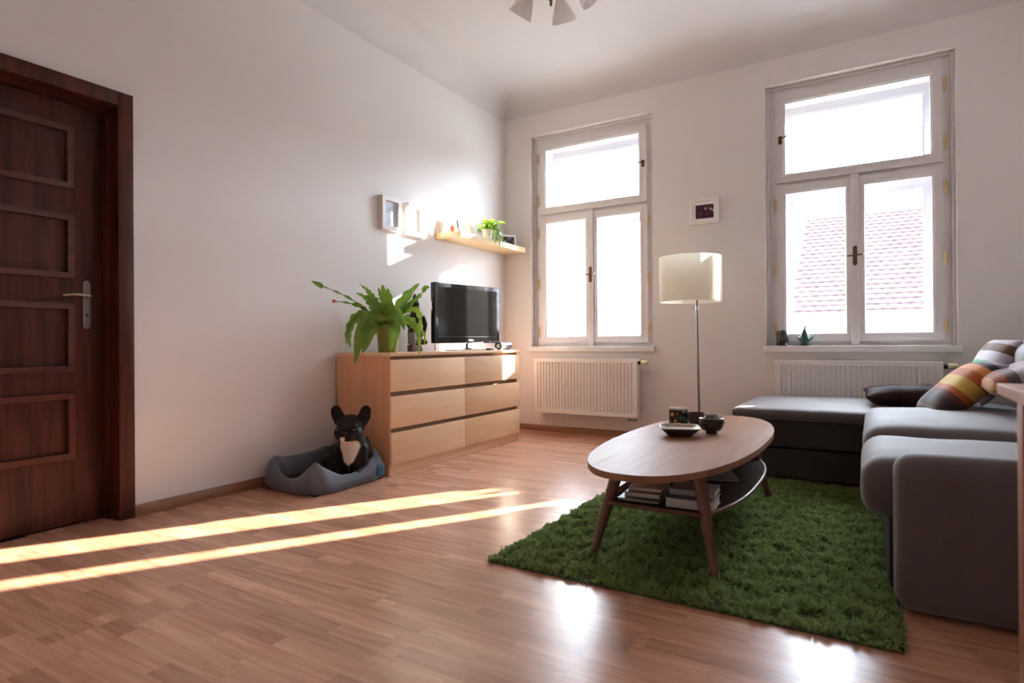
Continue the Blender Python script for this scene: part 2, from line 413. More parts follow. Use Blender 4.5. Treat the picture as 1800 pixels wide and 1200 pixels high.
def door():
    d = thing('door_1', 'dark mahogany panelled door in a matching frame', 'door', (0, -3.50, 0), kind='structure')
    bm = new_bm()   # architrave and lining, local y from 0 (right) to -.96
    for (y0, y1, z0, z1) in ((-.03, .04, 0, 2.058), (-1.00, -.93, 0, 2.058), (-.93, -.03, 1.99, 2.058)):
        add_box(bm, 0, .018, y0, y1, z0, z1, bev=.004)
    obj('architrave', bm, m_door, d)
    bm = new_bm()
    add_box(bm, -.19, 0, -.03, -.0005, 0, 2.015); add_box(bm, -.19, 0, -.9595, -.93, 0, 2.015); add_box(bm, -.19, 0, -.93, -.03, 1.99, 2.0195)
    add_box(bm, -.11, -.07, -.042, -.03, 0, 1.99); add_box(bm, -.11, -.07, -.93, -.03, 1.978, 1.99)
    add_box(bm, -.19, -.118, -.0705, -.029, 0, 1.99); add_box(bm, -.19, -.118, -.931, -.8865, 0, 1.99); add_box(bm, -.19, -.118, -.8865, -.0705, 1.9765, 1.99); add_box(bm, -.19, -.1705, -.8865, -.0705, 0, 1.9765)
    obj('jamb', bm, m_door, d)
    y0, y1 = -.885, -.072
    bm = new_bm()
    add_box(bm, -.17, -.128, y0, y1, .008, 1.975)
    pz = [(.325, .606), (.732, 1.026), (1.167, 1.44), (1.587, 1.854)]
    py0, py1 = y0+.105, y1-.105
    for ya, yb in ((y0, py0), (py1, y1)): add_box(bm, -.13, -.112, ya, yb, .008, 1.975)
    zs = [.008] + [v for p in pz for v in p] + [1.975]
    for k in range(0, len(zs), 2): add_box(bm, -.13, -.112, py0, py1, zs[k], zs[k+1])
    obj('door_leaf', bm, m_door, d)
    for a, b in pz:
        p = obj('panel', box(-.129, -.121, py0+.002, py1-.002, a+.002, b-.002), m_door, d)
        bm = ring_frame(new_bm(), py0-.012, py1+.012, a-.012, b+.012, .026, -.118, -.098, 'yz')
        obj('moulding', bm, m_mould, p)
    yc = -.113
    out = [(.0165*math.cos(t), .0165*math.sin(t)) for t in np.linspace(0, PI, 9)]
    prof = [(yc+c, 1.135+s) for c, s in out] + [(yc-c, .935-s) for c, s in out]
    bm = new_bm(); add_prism(bm, prof, 0, .008, bev=.002)
    bmesh.ops.transform(bm, matrix=Matrix(((0, 0, 1, -.112), (1, 0, 0, 0), (0, 1, 0, 0), (0, 0, 0, 1))), verts=bm.verts)
    hp = obj('handle_plate', bm, mat('aged steel', (.25, .23, .22), .45, metal=.8), d)
    bm = new_bm(); zc = 1.075
    add_tube(bm, [(-.105, yc, zc), (-.075, yc, zc), (-.062, yc-.008, zc), (-.058, yc-.03, zc+.003), (-.060, yc-.07, zc+.004), (-.063, yc-.115, zc-.004)], [.009, .009, .009, .008, .007, .006])
    obj('lever', bm, mat('aged steel lever', (.35, .3, .25), .35, metal=.9), hp)
    obj('keyhole', rod((-.1045, yc, .985), (-.103, yc, .985), .006), m_black, hp)
door()

def window(idx, x0, hinge_up, label):
    w = thing(f'window_{idx}', label, 'window', (x0, 0, ZS), kind='structure')
    # fixed box frame (local x 0..1.2, y into the wall, z 0..2.02)
    bm = new_bm()
    e = .0008
    for (ya, yb) in ((.085, .13), (.235, .30)):
        i = .095 if ya < .2 else .12
        add_box(bm, e, i, ya, yb, .003, WH-e); add_box(bm, WW-i, WW-e, ya, yb, .003, WH-e)
        add_box(bm, i, WW-i, ya, yb, WH-i, WH-e); add_box(bm, i, WW-i, ya, yb, .003, .055); add_box(bm, i, WW-i, ya, yb, 1.215, 1.295)
    add_box(bm, e, .05, .13, .235, .003, WH-e); add_box(bm, WW-.05, WW-e, .13, .235, .003, WH-e)
    add_box(bm, .05, WW-.05, .13, .235, WH-.05, WH-e); add_box(bm, .05, WW-.05, .13, .235, .003, .03)
    obj('fixed_frame', bm, m_white, w)
    # cover strip on the plaster edge
    bm = new_bm()
    for xa in (e, WW-.022): add_box(bm, xa, xa+.0212, .066, .085, .003, WH-e, bev=.003)
    add_box(bm, .022, WW-.022, .066, .085, WH-.022, WH-e, bev=.003)
    obj('cover_strip', bm, m_white, w)
    def sash(a0, a1, b0, b1, ga0, ga1, gb0, gb1, ya, yb, nm):
        bm = new_bm()
        for (p, q, r, s) in ((a0, ga0, b0, b1), (ga1, a1, b0, b1), (ga0, ga1, b0, gb0), (ga0, ga1, gb1, b1)):
            add_box(bm, p, q, ya, yb, r, s)
        bmesh.ops.remove_doubles(bm, verts=bm.verts, dist=1e-5)
        so = obj(nm, bm, m_white if ya < .2 else m_outer, w)
        bm = ring_frame(new_bm(), ga0-.016, ga1+.016, gb0-.016, gb1+.016, .010, ya-.005, ya+.002)
        ring_frame(bm, ga0-.001, ga1+.001, gb0-.001, gb1+.001, .008, ya+.004, ya+.022)
        obj('glazing_bead', bm, m_white if ya < .2 else m_outer, so)
        ym = (ya+yb)/2
        obj('pane', box(ga0-.002, ga1+.002, ym-.0015, ym+.0015, gb0-.002, gb1+.002), m_glass, so)
        return so
    up = sash(.075, 1.133, 1.268, 1.945, .133, 1.068, 1.325, 1.882, .055, .100, 'upper_sash')
    lo = sash(.075, .602, .035, 1.243, .133, .553, .085, 1.183, .055, .100, 'lower_sash')
    lr = sash(.603, 1.133, .035, 1.243, .656, 1.075, .085, 1.183, .055, .100, 'lower_sash')
    sash(.085, 1.115, 1.262, 1.935, .165, 1.035, 1.345, 1.835, .245, .290, 'outer_upper_sash')
    sash(.085, .599, .04, 1.25, .165, .540, .105, 1.150, .245, .290, 'outer_lower_sash')
    sash(.601, 1.115, .04, 1.25, .660, 1.035, .105, 1.150, .245, .290, 'outer_lower_sash')
    obj('meeting_stile', box(.576, .627, .038, .056, .008, 1.262, bev=.004), m_white, lr)
    # espagnolette handle on the meeting stile
    zc = .66
    prof = [(.602+.0145*math.cos(t), zc+.058+.0145*math.sin(t)) for t in np.linspace(0, PI, 9)] + [(.602-.0145*math.cos(t), zc-.058-.0145*math.sin(t)) for t in np.linspace(0, PI, 9)]
    bm = new_bm(); add_prism(bm, prof, 0, .006, bev=.002)
    bmesh.ops.transform(bm, matrix=Matrix(((1, 0, 0, 0), (0, 0, -1, .038), (0, 1, 0, 0), (0, 0, 0, 1))), verts=bm.verts)
    hb = obj('handle_plate', bm, m_bronze, lr)
    bm = new_bm(); add_rod(bm, (.602, .034, zc), (.602, .005, zc), .007)
    add_tube(bm, [(.548, .0, zc-.004), (.565, .004, zc-.002), (.602, .006, zc), (.640, .004, zc+.002), (.657, .0, zc+.004)], [.004, .006, .007, .006, .004])
    obj('lever', bm, m_bronze, hb)
    # latch of the top light
    hx = 1.10 if hinge_up == 'left' else .105
    sg = 1 if hinge_up == 'left' else -1
    zl = 1.60
    bm = new_bm(); add_box(bm, hx-.014, hx+.014, .047, .055, zl-.03, zl+.03, bev=.003); add_rod(bm, (hx, .05, zl), (hx, .02, zl), .007)
    add_tube(bm, [(hx+.005*sg, .02, zl-.004), (hx-.03*sg, .018, zl+.006), (hx-.05*sg, .016, zl+.018)], .0055)
    obj('latch', bm, m_bronze, up)
    # knuckle hinges
    def hinge(x, z, par):
        bm = new_bm(); add_rod(bm, (x, .048, z-.042), (x, .048, z+.042), .0085, n=12)
        add_ell(bm, (x, .048, z+.046), (.006, .006, .009)); add_ell(bm, (x, .048, z-.046), (.006, .006, .009))
        obj('hinge', bm, m_brass, par)
    for z in (.14, .60, 1.09):
        hinge(.064, z, lo); hinge(1.144, z, lr)
    for z in (1.40, 1.80): hinge(.064 if hinge_up == 'left' else 1.144, z, up)
    # sill board
    obj('window_sill', box(-.022, WW+.022, -.038, -.0005, -.045, .002, bev=.006), m_sill, w)
    obj('sill_inner', box(e, WW-e, -.001, .085, -.03, .002), m_sill, w)
    # sloping outer sill and reveal are part of the wall; thin metal flashing outside
    obj('flashing', box(.142, WW-.142, .302, .52, .0405, .046), mat('zinc', (.4, .42, .44), .5, metal=.5), w)
window(1, WX[0], 'left', 'white painted double casement window beside the wall shelf')
window(2, WX[1], 'right', 'white painted double casement window with figures on its sill')

def radiator(x, label, L=1.0):
    r = thing('radiator', label, 'radiator', (x, -.045, .19), group='panel radiators under the windows')
    H = .50; n = 30
    bm = new_bm()     # corrugated front plate
    pts = []; pit = (L-.06)/n
    def sheet(y0, sgn):
        xs = [0, .03]
        prof = [(0, 0), (.03, 0)]
        for i in range(n):
            a = .03+i*pit
            prof += [(a+pit*.18, 0), (a+pit*.34, .011), (a+pit*.66, .011), (a+pit*.82, 0)]
        prof += [(L-.03, 0), (L, 0)]
        zr = [0, .030, .052, H-.052, H-.030, H]; g = [0, 0, 1, 1, 0, 0]
        V = [[bm.verts.new((px, y0+sgn*(-.0+d*gg), z)) for (px, d) in prof] for z, gg in zip(zr, g)]
        for A, B in zip(V, V[1:]):
            for i in range(len(prof)-1): bm.faces.new((A[i], A[i+1], B[i+1], B[i]))
    sheet(-.075, 1); sheet(-.012, -1)
    obj('ribbed_panel', bm, m_rad, r, ang=25)
    bm = new_bm()
    for xa in (-.004, L): add_box(bm, xa, xa+.004, -.077, -.010, 0, H, bev=.001, seg=1)
    add_box(bm, 0, L, -.072, -.014, H-.004, H+.002)
    add_box(bm, .01, L-.01, -.074, -.014, -.002, .004)
    obj('side_cover', bm, m_rad, r)
    bm = new_bm(); add_rod(bm, (L+.004, -.043, H-.03), (L+.030, -.043, H-.03), .016)
    v = obj('valve_collar', bm, m_black, r)
    bm = lathe([(.0, 0), (.018, 0), (.021, .01), (.021, .03), (.019, .05), (.012, .058), (0, .06)], 20, align((L+.030, -.043, H-.03), (L+.1, -.043, H-.03))[0])
    plabel(obj('thermostat_head', bm, mat('cream plastic', (.72, .62, .38), .4), r), 'cream thermostat knob')
    for dx in (.085, .045):
        bm = new_bm(); add_rod(bm, (L-dx, -.043, 0), (L-dx, -.043, -.03), .011); add_rod(bm, (L-dx, -.043, -.03), (L-dx, .045, -.03), .008)
        obj('pipe', bm, mat('nickel', (.5, .45, .42), .3, metal=.9), r)
    for dx in (.2, L-.2): obj('bracket', box(dx-.015, dx+.015, -.014, .0445, .05, H-.05), m_rad, r)
radiator(.385, 'white ribbed panel radiator beside the dresser')
radiator(2.47, 'white ribbed panel radiator behind the sofa chaise', 1.03)

# ------------------------------------------------------------------ outside
def outside():
    h = thing('house', 'red tiled house across the street seen through the window', 'house', (1.3, 13, -9))
    obj('wall', box(0, 28, 0, 10, 0, 10.35), mat('facade render', (.62, .58, .5), .9), h)
    # roof slope
    y0, z0, y1, z1 = -.5, 10.45, 5.2, 14.1
    bm = new_bm()
    vs = [bm.verts.new(p) for p in ((-.3, y0, z0), (28, y0, z0), (28, y1, z1), (-.3, y1, z1), (-.3, 10.5, 10.45), (28, 10.5, 10.45))]
    bm.faces.new(vs[:4]); bm.faces.new((vs[3], vs[2], vs[5], vs[4])); bm.faces.new((vs[0], vs[3], vs[4])); bm.faces.new((vs[1], vs[5], vs[2])); bm.faces.new((vs[0], vs[4], vs[5], vs[1]))
    rf = obj('roof', bm, mat('roof felt', (.08, .06, .055), .9), h)
    # tiles: one joined mesh of curved clay tiles in overlapping courses
    sl = Vector((0, y1-y0, z1-z0)); Ls = sl.length; sl.normalize(); nr = Vector((0, -sl.z, sl.y))
    rows = 25; cw = .24; n = int(28/cw)
    V = []; Fc = []
    pr = [(-.12, .0), (-.06, .014), (.0, .018), (.06, .014), (.12, .0)]
    for r in range(rows):
        s0 = r*Ls/rows-.03; s1 = (r+1)*Ls/rows+.04
        for c in range(n):
            cx = c*cw + (.5*cw if r % 2 else 0); j = rng.uniform(-.012, .012)
            b = len(V)
            for (dx, dh) in pr:
                P = Vector((cx+dx, y0, z0))
                V.append(P + sl*(s0+j) + nr*(dh+.075)); V.append(P + sl*s1 + nr*(dh+.02)); V.append(P + sl*(s0+j) + nr*(dh+.03))
            for k in range(4):
                a = b+3*k; Fc.append((a, a+3, a+4, a+1)); Fc.append((a+2, a+5, a+3, a))
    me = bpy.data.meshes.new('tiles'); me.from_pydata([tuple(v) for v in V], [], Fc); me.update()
    me.materials.append(mat('hazed clay tile', (.073, .048, .051), .9, spec=.15, var=.35, vscale=2.5))  # red clay greyed to pink: glare over the roof put into the colour
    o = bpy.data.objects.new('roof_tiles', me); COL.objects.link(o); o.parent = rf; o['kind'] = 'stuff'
    bm = new_bm(); add_tube(bm, [(-.3, -.62, 10.42), (28, -.62, 10.42)], .08)
    obj('gutter', bm, mat('zinc gutter', (.16, .19, .23), .5, metal=.3), h)
    tag(obj('street', box(-300, 300, .6, 500, -9.2, -9.0), mat('asphalt', (.22, .22, .23), .9)), 'grey street far below the windows', 'street', kind='structure')
outside()

# ------------------------------------------------------------------ dresser
def dresser():
    d = thing('dresser', 'wide light birch dresser with six handleless drawers', 'dresser', (.02, -2.182, 0))
    for ya in (0, 1.58): obj('side_panel', box(0, .463, ya, ya+.02, 0, .758, bev=.001, seg=1), m_birchZ, d)
    obj('top_panel', box(0, .482, -.001, 1.601, .758, .780, bev=.0015), m_birchY, d)
    obj('plinth', box(.44, .462, .02, 1.58, 0, .068, bev=.001, seg=1), m_birchY, d)
    obj('carcass', box(.005, .44, .02, 1.58, .05, .756), mat('carcass board', (.45, .27, .15), .6), d)
    for z0, z1 in ((.070, .272), (.300, .503), (.533, .736)):
        for y0, y1 in ((.002, .7985), (.8015, 1.598)):
            obj('drawer_front', box(.4635, .482, y0, y1, z0, z1, bev=.0015), m_birchY, d)
dresser()
ZD = .780

def tv():
    t = thing('television', 'black flat television on a slim stand standing on the dresser', 'television', (.325, -1.09, ZD), rz=-.152)
    obj('housing', box(-.035, .012, -.372, .372, .058, .524, bev=.010, seg=3), mat('piano black', (.008, .008, .010), .12, coat=.5), t)
    obj('rear_bulge', box(-.075, -.030, -.27, .27, .10, .46, bev=.02, seg=3), m_black, t)
    obj('screen', box(.0115, .0135, -.335, .335, .112, .490, bev=.0008, seg=1), mat('dark screen', (.008, .008, .009), .14, spec=.5), t)
    obj('chin_trim', box(.0115, .0145, -.335, .335, .1085, .1115), mat('grey trim', (.18, .18, .19), .3, metal=.6), t)
    bm = new_bm(); add_ell(bm, (.0125, .02, .082), (.002, .030, .0075)); plabel(obj('logo', bm, mat('silver print', (.75, .75, .76), .3), t), 'small silver logo')
    bm = new_bm(); add_tube(bm, [(.012, .04, .0625), (.0145, .09, .060), (.0145, .13, .061), (.012, .16, .0635)], .003); obj('chin_accent', bm, m_steel, t)
    obj('neck', rod((-.012, 0, .010), (-.012, 0, .09), .014, .011), mat('smoked neck', (.25, .25, .27), .2, metal=.6), t)
    bm = new_bm(); T = np.linspace(0, 2*PI, 49)[:-1]
    add_prism(bm, [(.105*math.cos(a)*1.0, .23*math.copysign(abs(math.sin(a))**.75, math.sin(a))) for a in T], 0, .011, bev=.003)
    obj('base_plate', bm, mat('pale glossy glass', (.6, .63, .66), .06, coat=.6), t)
    bm = new_bm(); add_lathe(bm, [(.04, .011), (.035, .016), (.016, .022)], 24, Matrix.Translation((-.012, 0, 0))); obj('neck_collar', bm, m_black, t)
    bm = new_bm(); add_tube(bm, [(-.05, -.30, .10), (-.05, -.315, .06), (-.03, -.33, .02), (-.03, -.335, .004)], .003); plabel(obj('cable', bm, m_black, t), 'thin hanging black cable')
tv()
def cyl_speaker():
    t = thing('speaker', 'small dark metallic cylinder speaker lying at the dresser end', 'speaker', (.43, -.72, ZD))
    obj('body', lathe([(.031, 0), (.034, .004), (.034, .168), (.031, .172)], 32, Matrix.Translation((0, -.086, .0342)) @ Matrix.Rotation(-PI/2, 4, 'X')), mat('gunmetal', (.16, .17, .20), .3, metal=.8), t)
    bm = new_bm(); add_lathe(bm, [(.034, 0), (.0345, .010), (.022, .0105), (.021, .006)], 32, Matrix.Translation((0, -.078, .0342)) @ Matrix.Rotation(PI/2, 4, 'X'), cap=False); obj('end_ring', bm, m_black, t)
    bm = new_bm(); add_lathe(bm, [(.0, .006), (.015, .007), (.021, .004)], 24, Matrix.Translation((0, -.080, .0342)) @ Matrix.Rotation(PI/2, 4, 'X'), cap=False); obj('cone', bm, mat('silver cone', (.6, .6, .6), .4, metal=.5), t)
cyl_speaker()
def remote():
    t = thing('remote_control', 'slim black remote control lying before the television', 'remote', (.445, -.93, ZD), rz=.1)
    obj('shell', box(-.018, .018, -.07, .07, 0, .014, bev=.004), m_black, t)
    bm = new_bm()
    for i in range(3):
        for j in range(6): add_box(bm, -.013+i*.010, -.007+i*.010, -.055+j*.018, -.047+j*.018, .0135, .0155)
    obj('buttons', bm, mat('teal keys', (.08, .25, .25), .5), t)
remote()
def figurine():
    t = thing('figurine', 'tall dark carved figurine behind the potted plant', 'figurine', (.16, -1.545, ZD), rz=-.4)
    m = mat('dark carved wood', (.035, .022, .018), .45, var=.4, vscale=30)
    obj('base', lathe([(.055, 0), (.058, .01), (.05, .03), (.052, .04), (.045, .05)], 24), m, t)
    bm = new_bm()
    add_lathe(bm, [(.042, .048), (.052, .08), (.056, .13), (.05, .18), (.055, .22), (.06, .255), (.045, .29), (.024, .305)], 24)
    for s in (-1, 1):
        add_tube(bm, [(.01, s*.055, .26), (.03, s*.07, .20), (.055, s*.05, .15), (.06, s*.01, .15)], [.02, .018, .015, .012])
        add_ell(bm, (.045, s*.045, .07), (.035, .035, .022))
    obj('body', bm, m, t, ang=60)
    bm = new_bm(); add_ell(bm, (0, 0, .33), (.032, .030, .038)); add_ell(bm, (.03, 0, .325), (.01, .008, .012))
    for s in (-1, 1): add_ell(bm, (0, s*.032, .325), (.008, .006, .018))
    hd = obj('head', bm, m, t, ang=60)
    obj('headdress', lathe([(.034, .350), (.036, .358), (.026, .372), (.03, .380), (.018, .395), (.02, .402), (.006, .43), (0, .435)], 20), m, hd)
figurine()
def lantern_small():
    t = thing('candle_jar', 'grey glass candle jar on a brown wooden block', 'candle jar', (.25, -1.68, ZD))
    obj('block', box(-.024, .024, -.028, .028, 0, .048, bev=.002), wood('red brown block', (.06, .018, .012), (.12, .035, .022), 'Z', .4), t)
    obj('jar', lathe([(.022, .0485), (.027, .055), (.030, .085), (.028, .12), (.022, .14), (.018, .14), (.024, .12), (.026, .085), (.022, .06), (0, .056)], 24), mat('grey glass', (.28, .27, .28), .1, trans=.3), t)
lantern_small()

# ------------------------------------------------------------------ plants
def leaf_mesh(pts, wid, nrm, lobes=0, fold=.25, seg=18, seed=0, tip=.6, cross=4, amp=.22):
    """a broad leaf along a smooth path; nrm = face normal hint; lobes = wavy margin"""
    P = [Vector(p) for p in pts]
    def cr(t):
        k = t*(len(P)-1); i = min(int(k), len(P)-2); f = k-i
        p0, p1, p2, p3 = P[max(i-1, 0)], P[i], P[i+1], P[min(i+2, len(P)-1)]
        return .5*((2*p1)+(p2-p0)*f+(2*p0-5*p1+4*p2-p3)*f*f+(3*p1-p0-3*p2+p3)*f**3)
    bm = new_bm(); rows = []; nh = Vector(nrm)
    for k in range(seg+1):
        t = k/seg; p = cr(t); tg = (cr(min(1, t+.02))-cr(max(0, t-.02))).normalized()
        sd = tg.cross(nh); sd.normalize(); up = sd.cross(tg).normalized()
        w = wid*(math.sin(PI*min(1, t**tip))**.8 if t < 1 else 0)+.0012
        if lobes: w *= 1+amp*math.sin(t*lobes*2*PI+seed)
        row = []
        for j in range(-cross//2, cross//2+1):
            u = j/(cross/2)
            row.append(bm.verts.new(p + sd*(w*u) + up*(fold*w*abs(u)+.12*w*math.sin(t*9+seed+u*2))))
        rows.append(row)
    for a, b in zip(rows, rows[1:]):
        for j in range(len(a)-1): bm.faces.new((a[j], a[j+1], b[j+1], b[j]))
    return bm
def leafmat(name, c, c2, rough=.35, tr=.35, sc=14):
    m, nt, b = nmat(name); N, L = nt.nodes, nt.links
    tc = N.new('ShaderNodeTexCoord'); nz = N.new('ShaderNodeTexNoise'); nz.inputs['Scale'].default_value = sc; nz.inputs['Detail'].default_value = 4
    L.new(tc.outputs['Object'], nz.inputs['Vector'])
    cr = N.new('ShaderNodeValToRGB'); e = cr.color_ramp.elements; e[0].position = .3; e[1].position = .7
    e[0].color = rgba(c2); e[1].color = rgba(c)
    L.new(nz.outputs['Fac'], cr.inputs[0]); L.new(cr.outputs[0], b.inputs['Base Color']); b.inputs['Roughness'].default_value = rough
    t = N.new('ShaderNodeBsdfTranslucent'); L.new(cr.outputs[0], t.inputs['Color'])
    mx = N.new('ShaderNodeMixShader'); mx.inputs[0].default_value = tr
    out = N['Material Output']; L.new(b.outputs[0], mx.inputs[1]); L.new(t.outputs[0], mx.inputs[2]); L.new(mx.outputs[0], out.inputs[0])
    return m
def big_plant():
    loc = Vector((.285, -1.97, ZD))
    t = thing('potted_plant', 'leafy green cactus plant in an olive green pot on the dresser', 'plant', loc)
    pot = obj('pot', lathe([(.062, 0), (.066, .004), (.070, .06), (.078, .15), (.082, .168), (.087, .172), (.087, .186), (.080, .188), (.076, .172), (.0, .170)], 40), mat('olive glaze', (.26, .25, .035), .3, coat=.3), t)
    obj('soil', lathe([(0, .1715), (.075, .1715), (.075, .1735), (0, .1745)], 24), mat('soil', (.03, .02, .015), 1), t)
    mA = leafmat('cactus leaf', (.26, .42, .06), (.14, .28, .045)); mB = leafmat('young cactus leaf', (.36, .48, .06), (.20, .34, .04)); mR = mat('pink bud', (.55, .12, .10), .5)
    k = .00407
    tow = Vector((-FWD.x, -FWD.y, 0))
    def Q(px, py, dp=0):          # photo-read outline offsets turned into the plant's own right/up/front axes
        return RGT*((px-683)*k) + Vector((0, 0, .168+(575-py)*k)) + tow*dp
    def lf(pts, w, m=mA, lobes=7, amp=.28, nr=None, seg=40, **kw):
        kw['seg'] = seg
        n = nr or (tow*1.0+Vector((0, 0, .6)))
        return obj('leaf', leaf_mesh([Q(*p) for p in pts], w, n, lobes=lobes, amp=amp, seed=random.random()*6, **kw), m, t, ang=80)
    lf([(680, 575, 0), (660, 556, .03), (630, 530, .11), (604, 516, .18), (580, 506, .25)], .007, lobes=7, amp=.6)
    lf([(592, 512, .215), (585, 508, .235), (577, 503, .26)], .018, lobes=0)
    lf([(678, 575, 0), (655, 550, .05), (630, 537, .10), (606, 533, .16)], .012, lobes=6, amp=.5)
    bm = new_bm(); add_ell(bm, Q(605, 533, .163), (.013, .013, .011)); plabel(obj('bud', bm, mR, t), 'small pink flower bud')
    lf([(682, 573, -.02), (660, 545, -.02), (645, 525, -.02), (629, 516, -.02)], .022)
    lf([(682, 572, -.03), (665, 540, -.03), (648, 515, -.03), (634, 500, -.03)], .010, lobes=6, amp=.5)
    lf([(684, 572, -.01), (668, 540, .0), (655, 520, .0), (646, 507, .0)], .022)
    lf([(684, 572, .03), (670, 545, .05), (658, 530, .06), (650, 522, .06)], .030, lobes=4)
    lf([(684, 572, -.04), (675, 540, -.05), (669, 520, -.05), (664, 507, -.05)], .020)
    lf([(684, 572, .0), (681, 540, .0), (678, 520, .0), (673, 503, -.01)], .033, lobes=4, amp=.12)
    lf([(684, 572, .02), (686, 545, .03), (686, 525, .03), (684, 510, .03)], .034, lobes=4, amp=.12)
    lf([(685, 572, -.04), (698, 540, -.05), (706, 525, -.06), (712, 512, -.06)], .02)
    lf([(686, 572, .03), (705, 540, .03), (720, 520, .03), (737, 502, .03)], .040, lobes=4, amp=.15)
    lf([(686, 572, .0), (712, 543, .0), (735, 522, .0), (752, 508, .0)], .012, lobes=6, amp=.5)
    lf([(740, 514, .0), (747, 508, .0), (753, 509, .0)], .014, lobes=0)
    lf([(686, 572, .02), (710, 548, .02), (730, 530, .02), (742, 521, .02)], .018, lobes=6, amp=.4)
    # arching and drooping
    lf([(686, 572, .0), (705, 553, .02), (728, 545, .03), (738, 560, .03), (737, 592, .03)], .024, mB, amp=.3)
    lf([(686, 574, .04), (708, 565, .06), (728, 572, .08), (738, 592, .09), (738, 622, .09)], .022, mA)
    lf([(686, 574, .02), (712, 566, -.02), (733, 573, -.03), (743, 590, -.03), (742, 604, -.03)], .014, mB, lobes=6, amp=.4)
    lf([(684, 572, .05), (695, 567, .10), (700, 577, .13), (698, 596, .14), (694, 612, .14)], .045, nr=tow, lobes=3, amp=.1)
    lf([(682, 573, .04), (668, 562, .09), (654, 570, .13), (645, 597, .15), (637, 633, .16)], .058, nr=tow, lobes=3, amp=.08)
    lf([(681, 573, .05), (672, 566, .11), (664, 578, .14), (658, 598, .16), (650, 616, .16)], .045, nr=tow, lobes=3, amp=.1)
    lf([(681, 573, .0), (655, 558, .02), (632, 563, .05), (622, 585, .06), (624, 608, .06)], .030)
    lf([(681, 574, -.02), (650, 555, .0), (630, 556, .03), (619, 580, .05), (617, 602, .05)], .024)
    lf([(684, 574, -.03), (700, 560, -.1), (720, 565, -.13), (728, 590, -.14)], .03)
    lf([(682, 574, -.03), (665, 556, -.1), (650, 560, -.14), (645, 590, -.15)], .03)
    lf([(684, 572, .03), (690, 552, .08), (702, 548, .12), (712, 562, .14), (716, 580, .14)], .034, nr=tow, lobes=4, amp=.1)
big_plant()

# ------------------------------------------------------------------ shelf and pictures on the left wall
ZSH = 1.752
def wall_shelf():
    t = thing('wall_shelf', 'floating birch wall shelf reaching into the corner', 'shelf', (0.001, -1.085, 1.702))
    obj('board', box(0, .255, 0, 1.05, 0, .050, bev=.002), m_shelf, t)
    obj('end_cap', box(.03, .225, 1.049, 1.054, .008, .042, bev=.001, seg=1), m_shelf, t)
wall_shelf()
def framed(name, label, w, h, dep, fw, loc, rot, m_fr, m_pic, mat_w=0, group=None, cat='picture frame', stand=False):
    """picture lying in local xz (front towards -y), base at z=0"""
    t = thing(name, label, cat, loc, rot=rot, group=group)
    bm = ring_frame(new_bm(), -w/2, w/2, 0, h, fw, -dep, 0); obj('frame', bm, m_fr, t)
    if mat_w: 
        bm = ring_frame(new_bm(), -w/2+fw-.002, w/2-fw+.002, fw-.002, h-fw+.002, mat_w, -dep*.45, -dep*.35); obj('mount', bm, mat('white card', (.85, .84, .82), .8), t)
    i = fw+mat_w
    obj('print', box(-w/2+i-.003, w/2-i+.003, -dep*.34, -dep*.25, i-.003, h-i+.003), m_pic, t)
    obj('backing', box(-w/2+fw*.4, w/2-fw*.4, -dep*.2, -.001, fw*.4, h-fw*.4), mat('backing board', (.35, .26, .18), .9), t)
    if stand: obj('strut', box(-.015, .015, -.001, .004, .0, h*.7), mat('backing board', (.35, .26, .18), .9), t)
    return t
m_whfr = mat('white frame lacquer', (.82, .78, .76), .35)
RL = (0, 0, PI/2)      # front towards +x
framed('picture_frame', 'deep white frame with a pale blue print, farthest from the shelf', .205, .25, .038, .032, (.0015, -1.652, 1.684), RL, m_whfr, picture('pale blue print', [(.45, .60, .75), (.8, .86, .9)], 9))
framed('picture_frame', 'deep white frame with a pale print, hung next to the shelf', .190, .25, .038, .032, (.0015, -1.375, 1.679), RL, m_whfr, picture('pale print', [(.7, .74, .8), (.88, .88, .88)], 9, 3))
m_oakfr = mat('pale wood frame', (.62, .46, .30), .45)
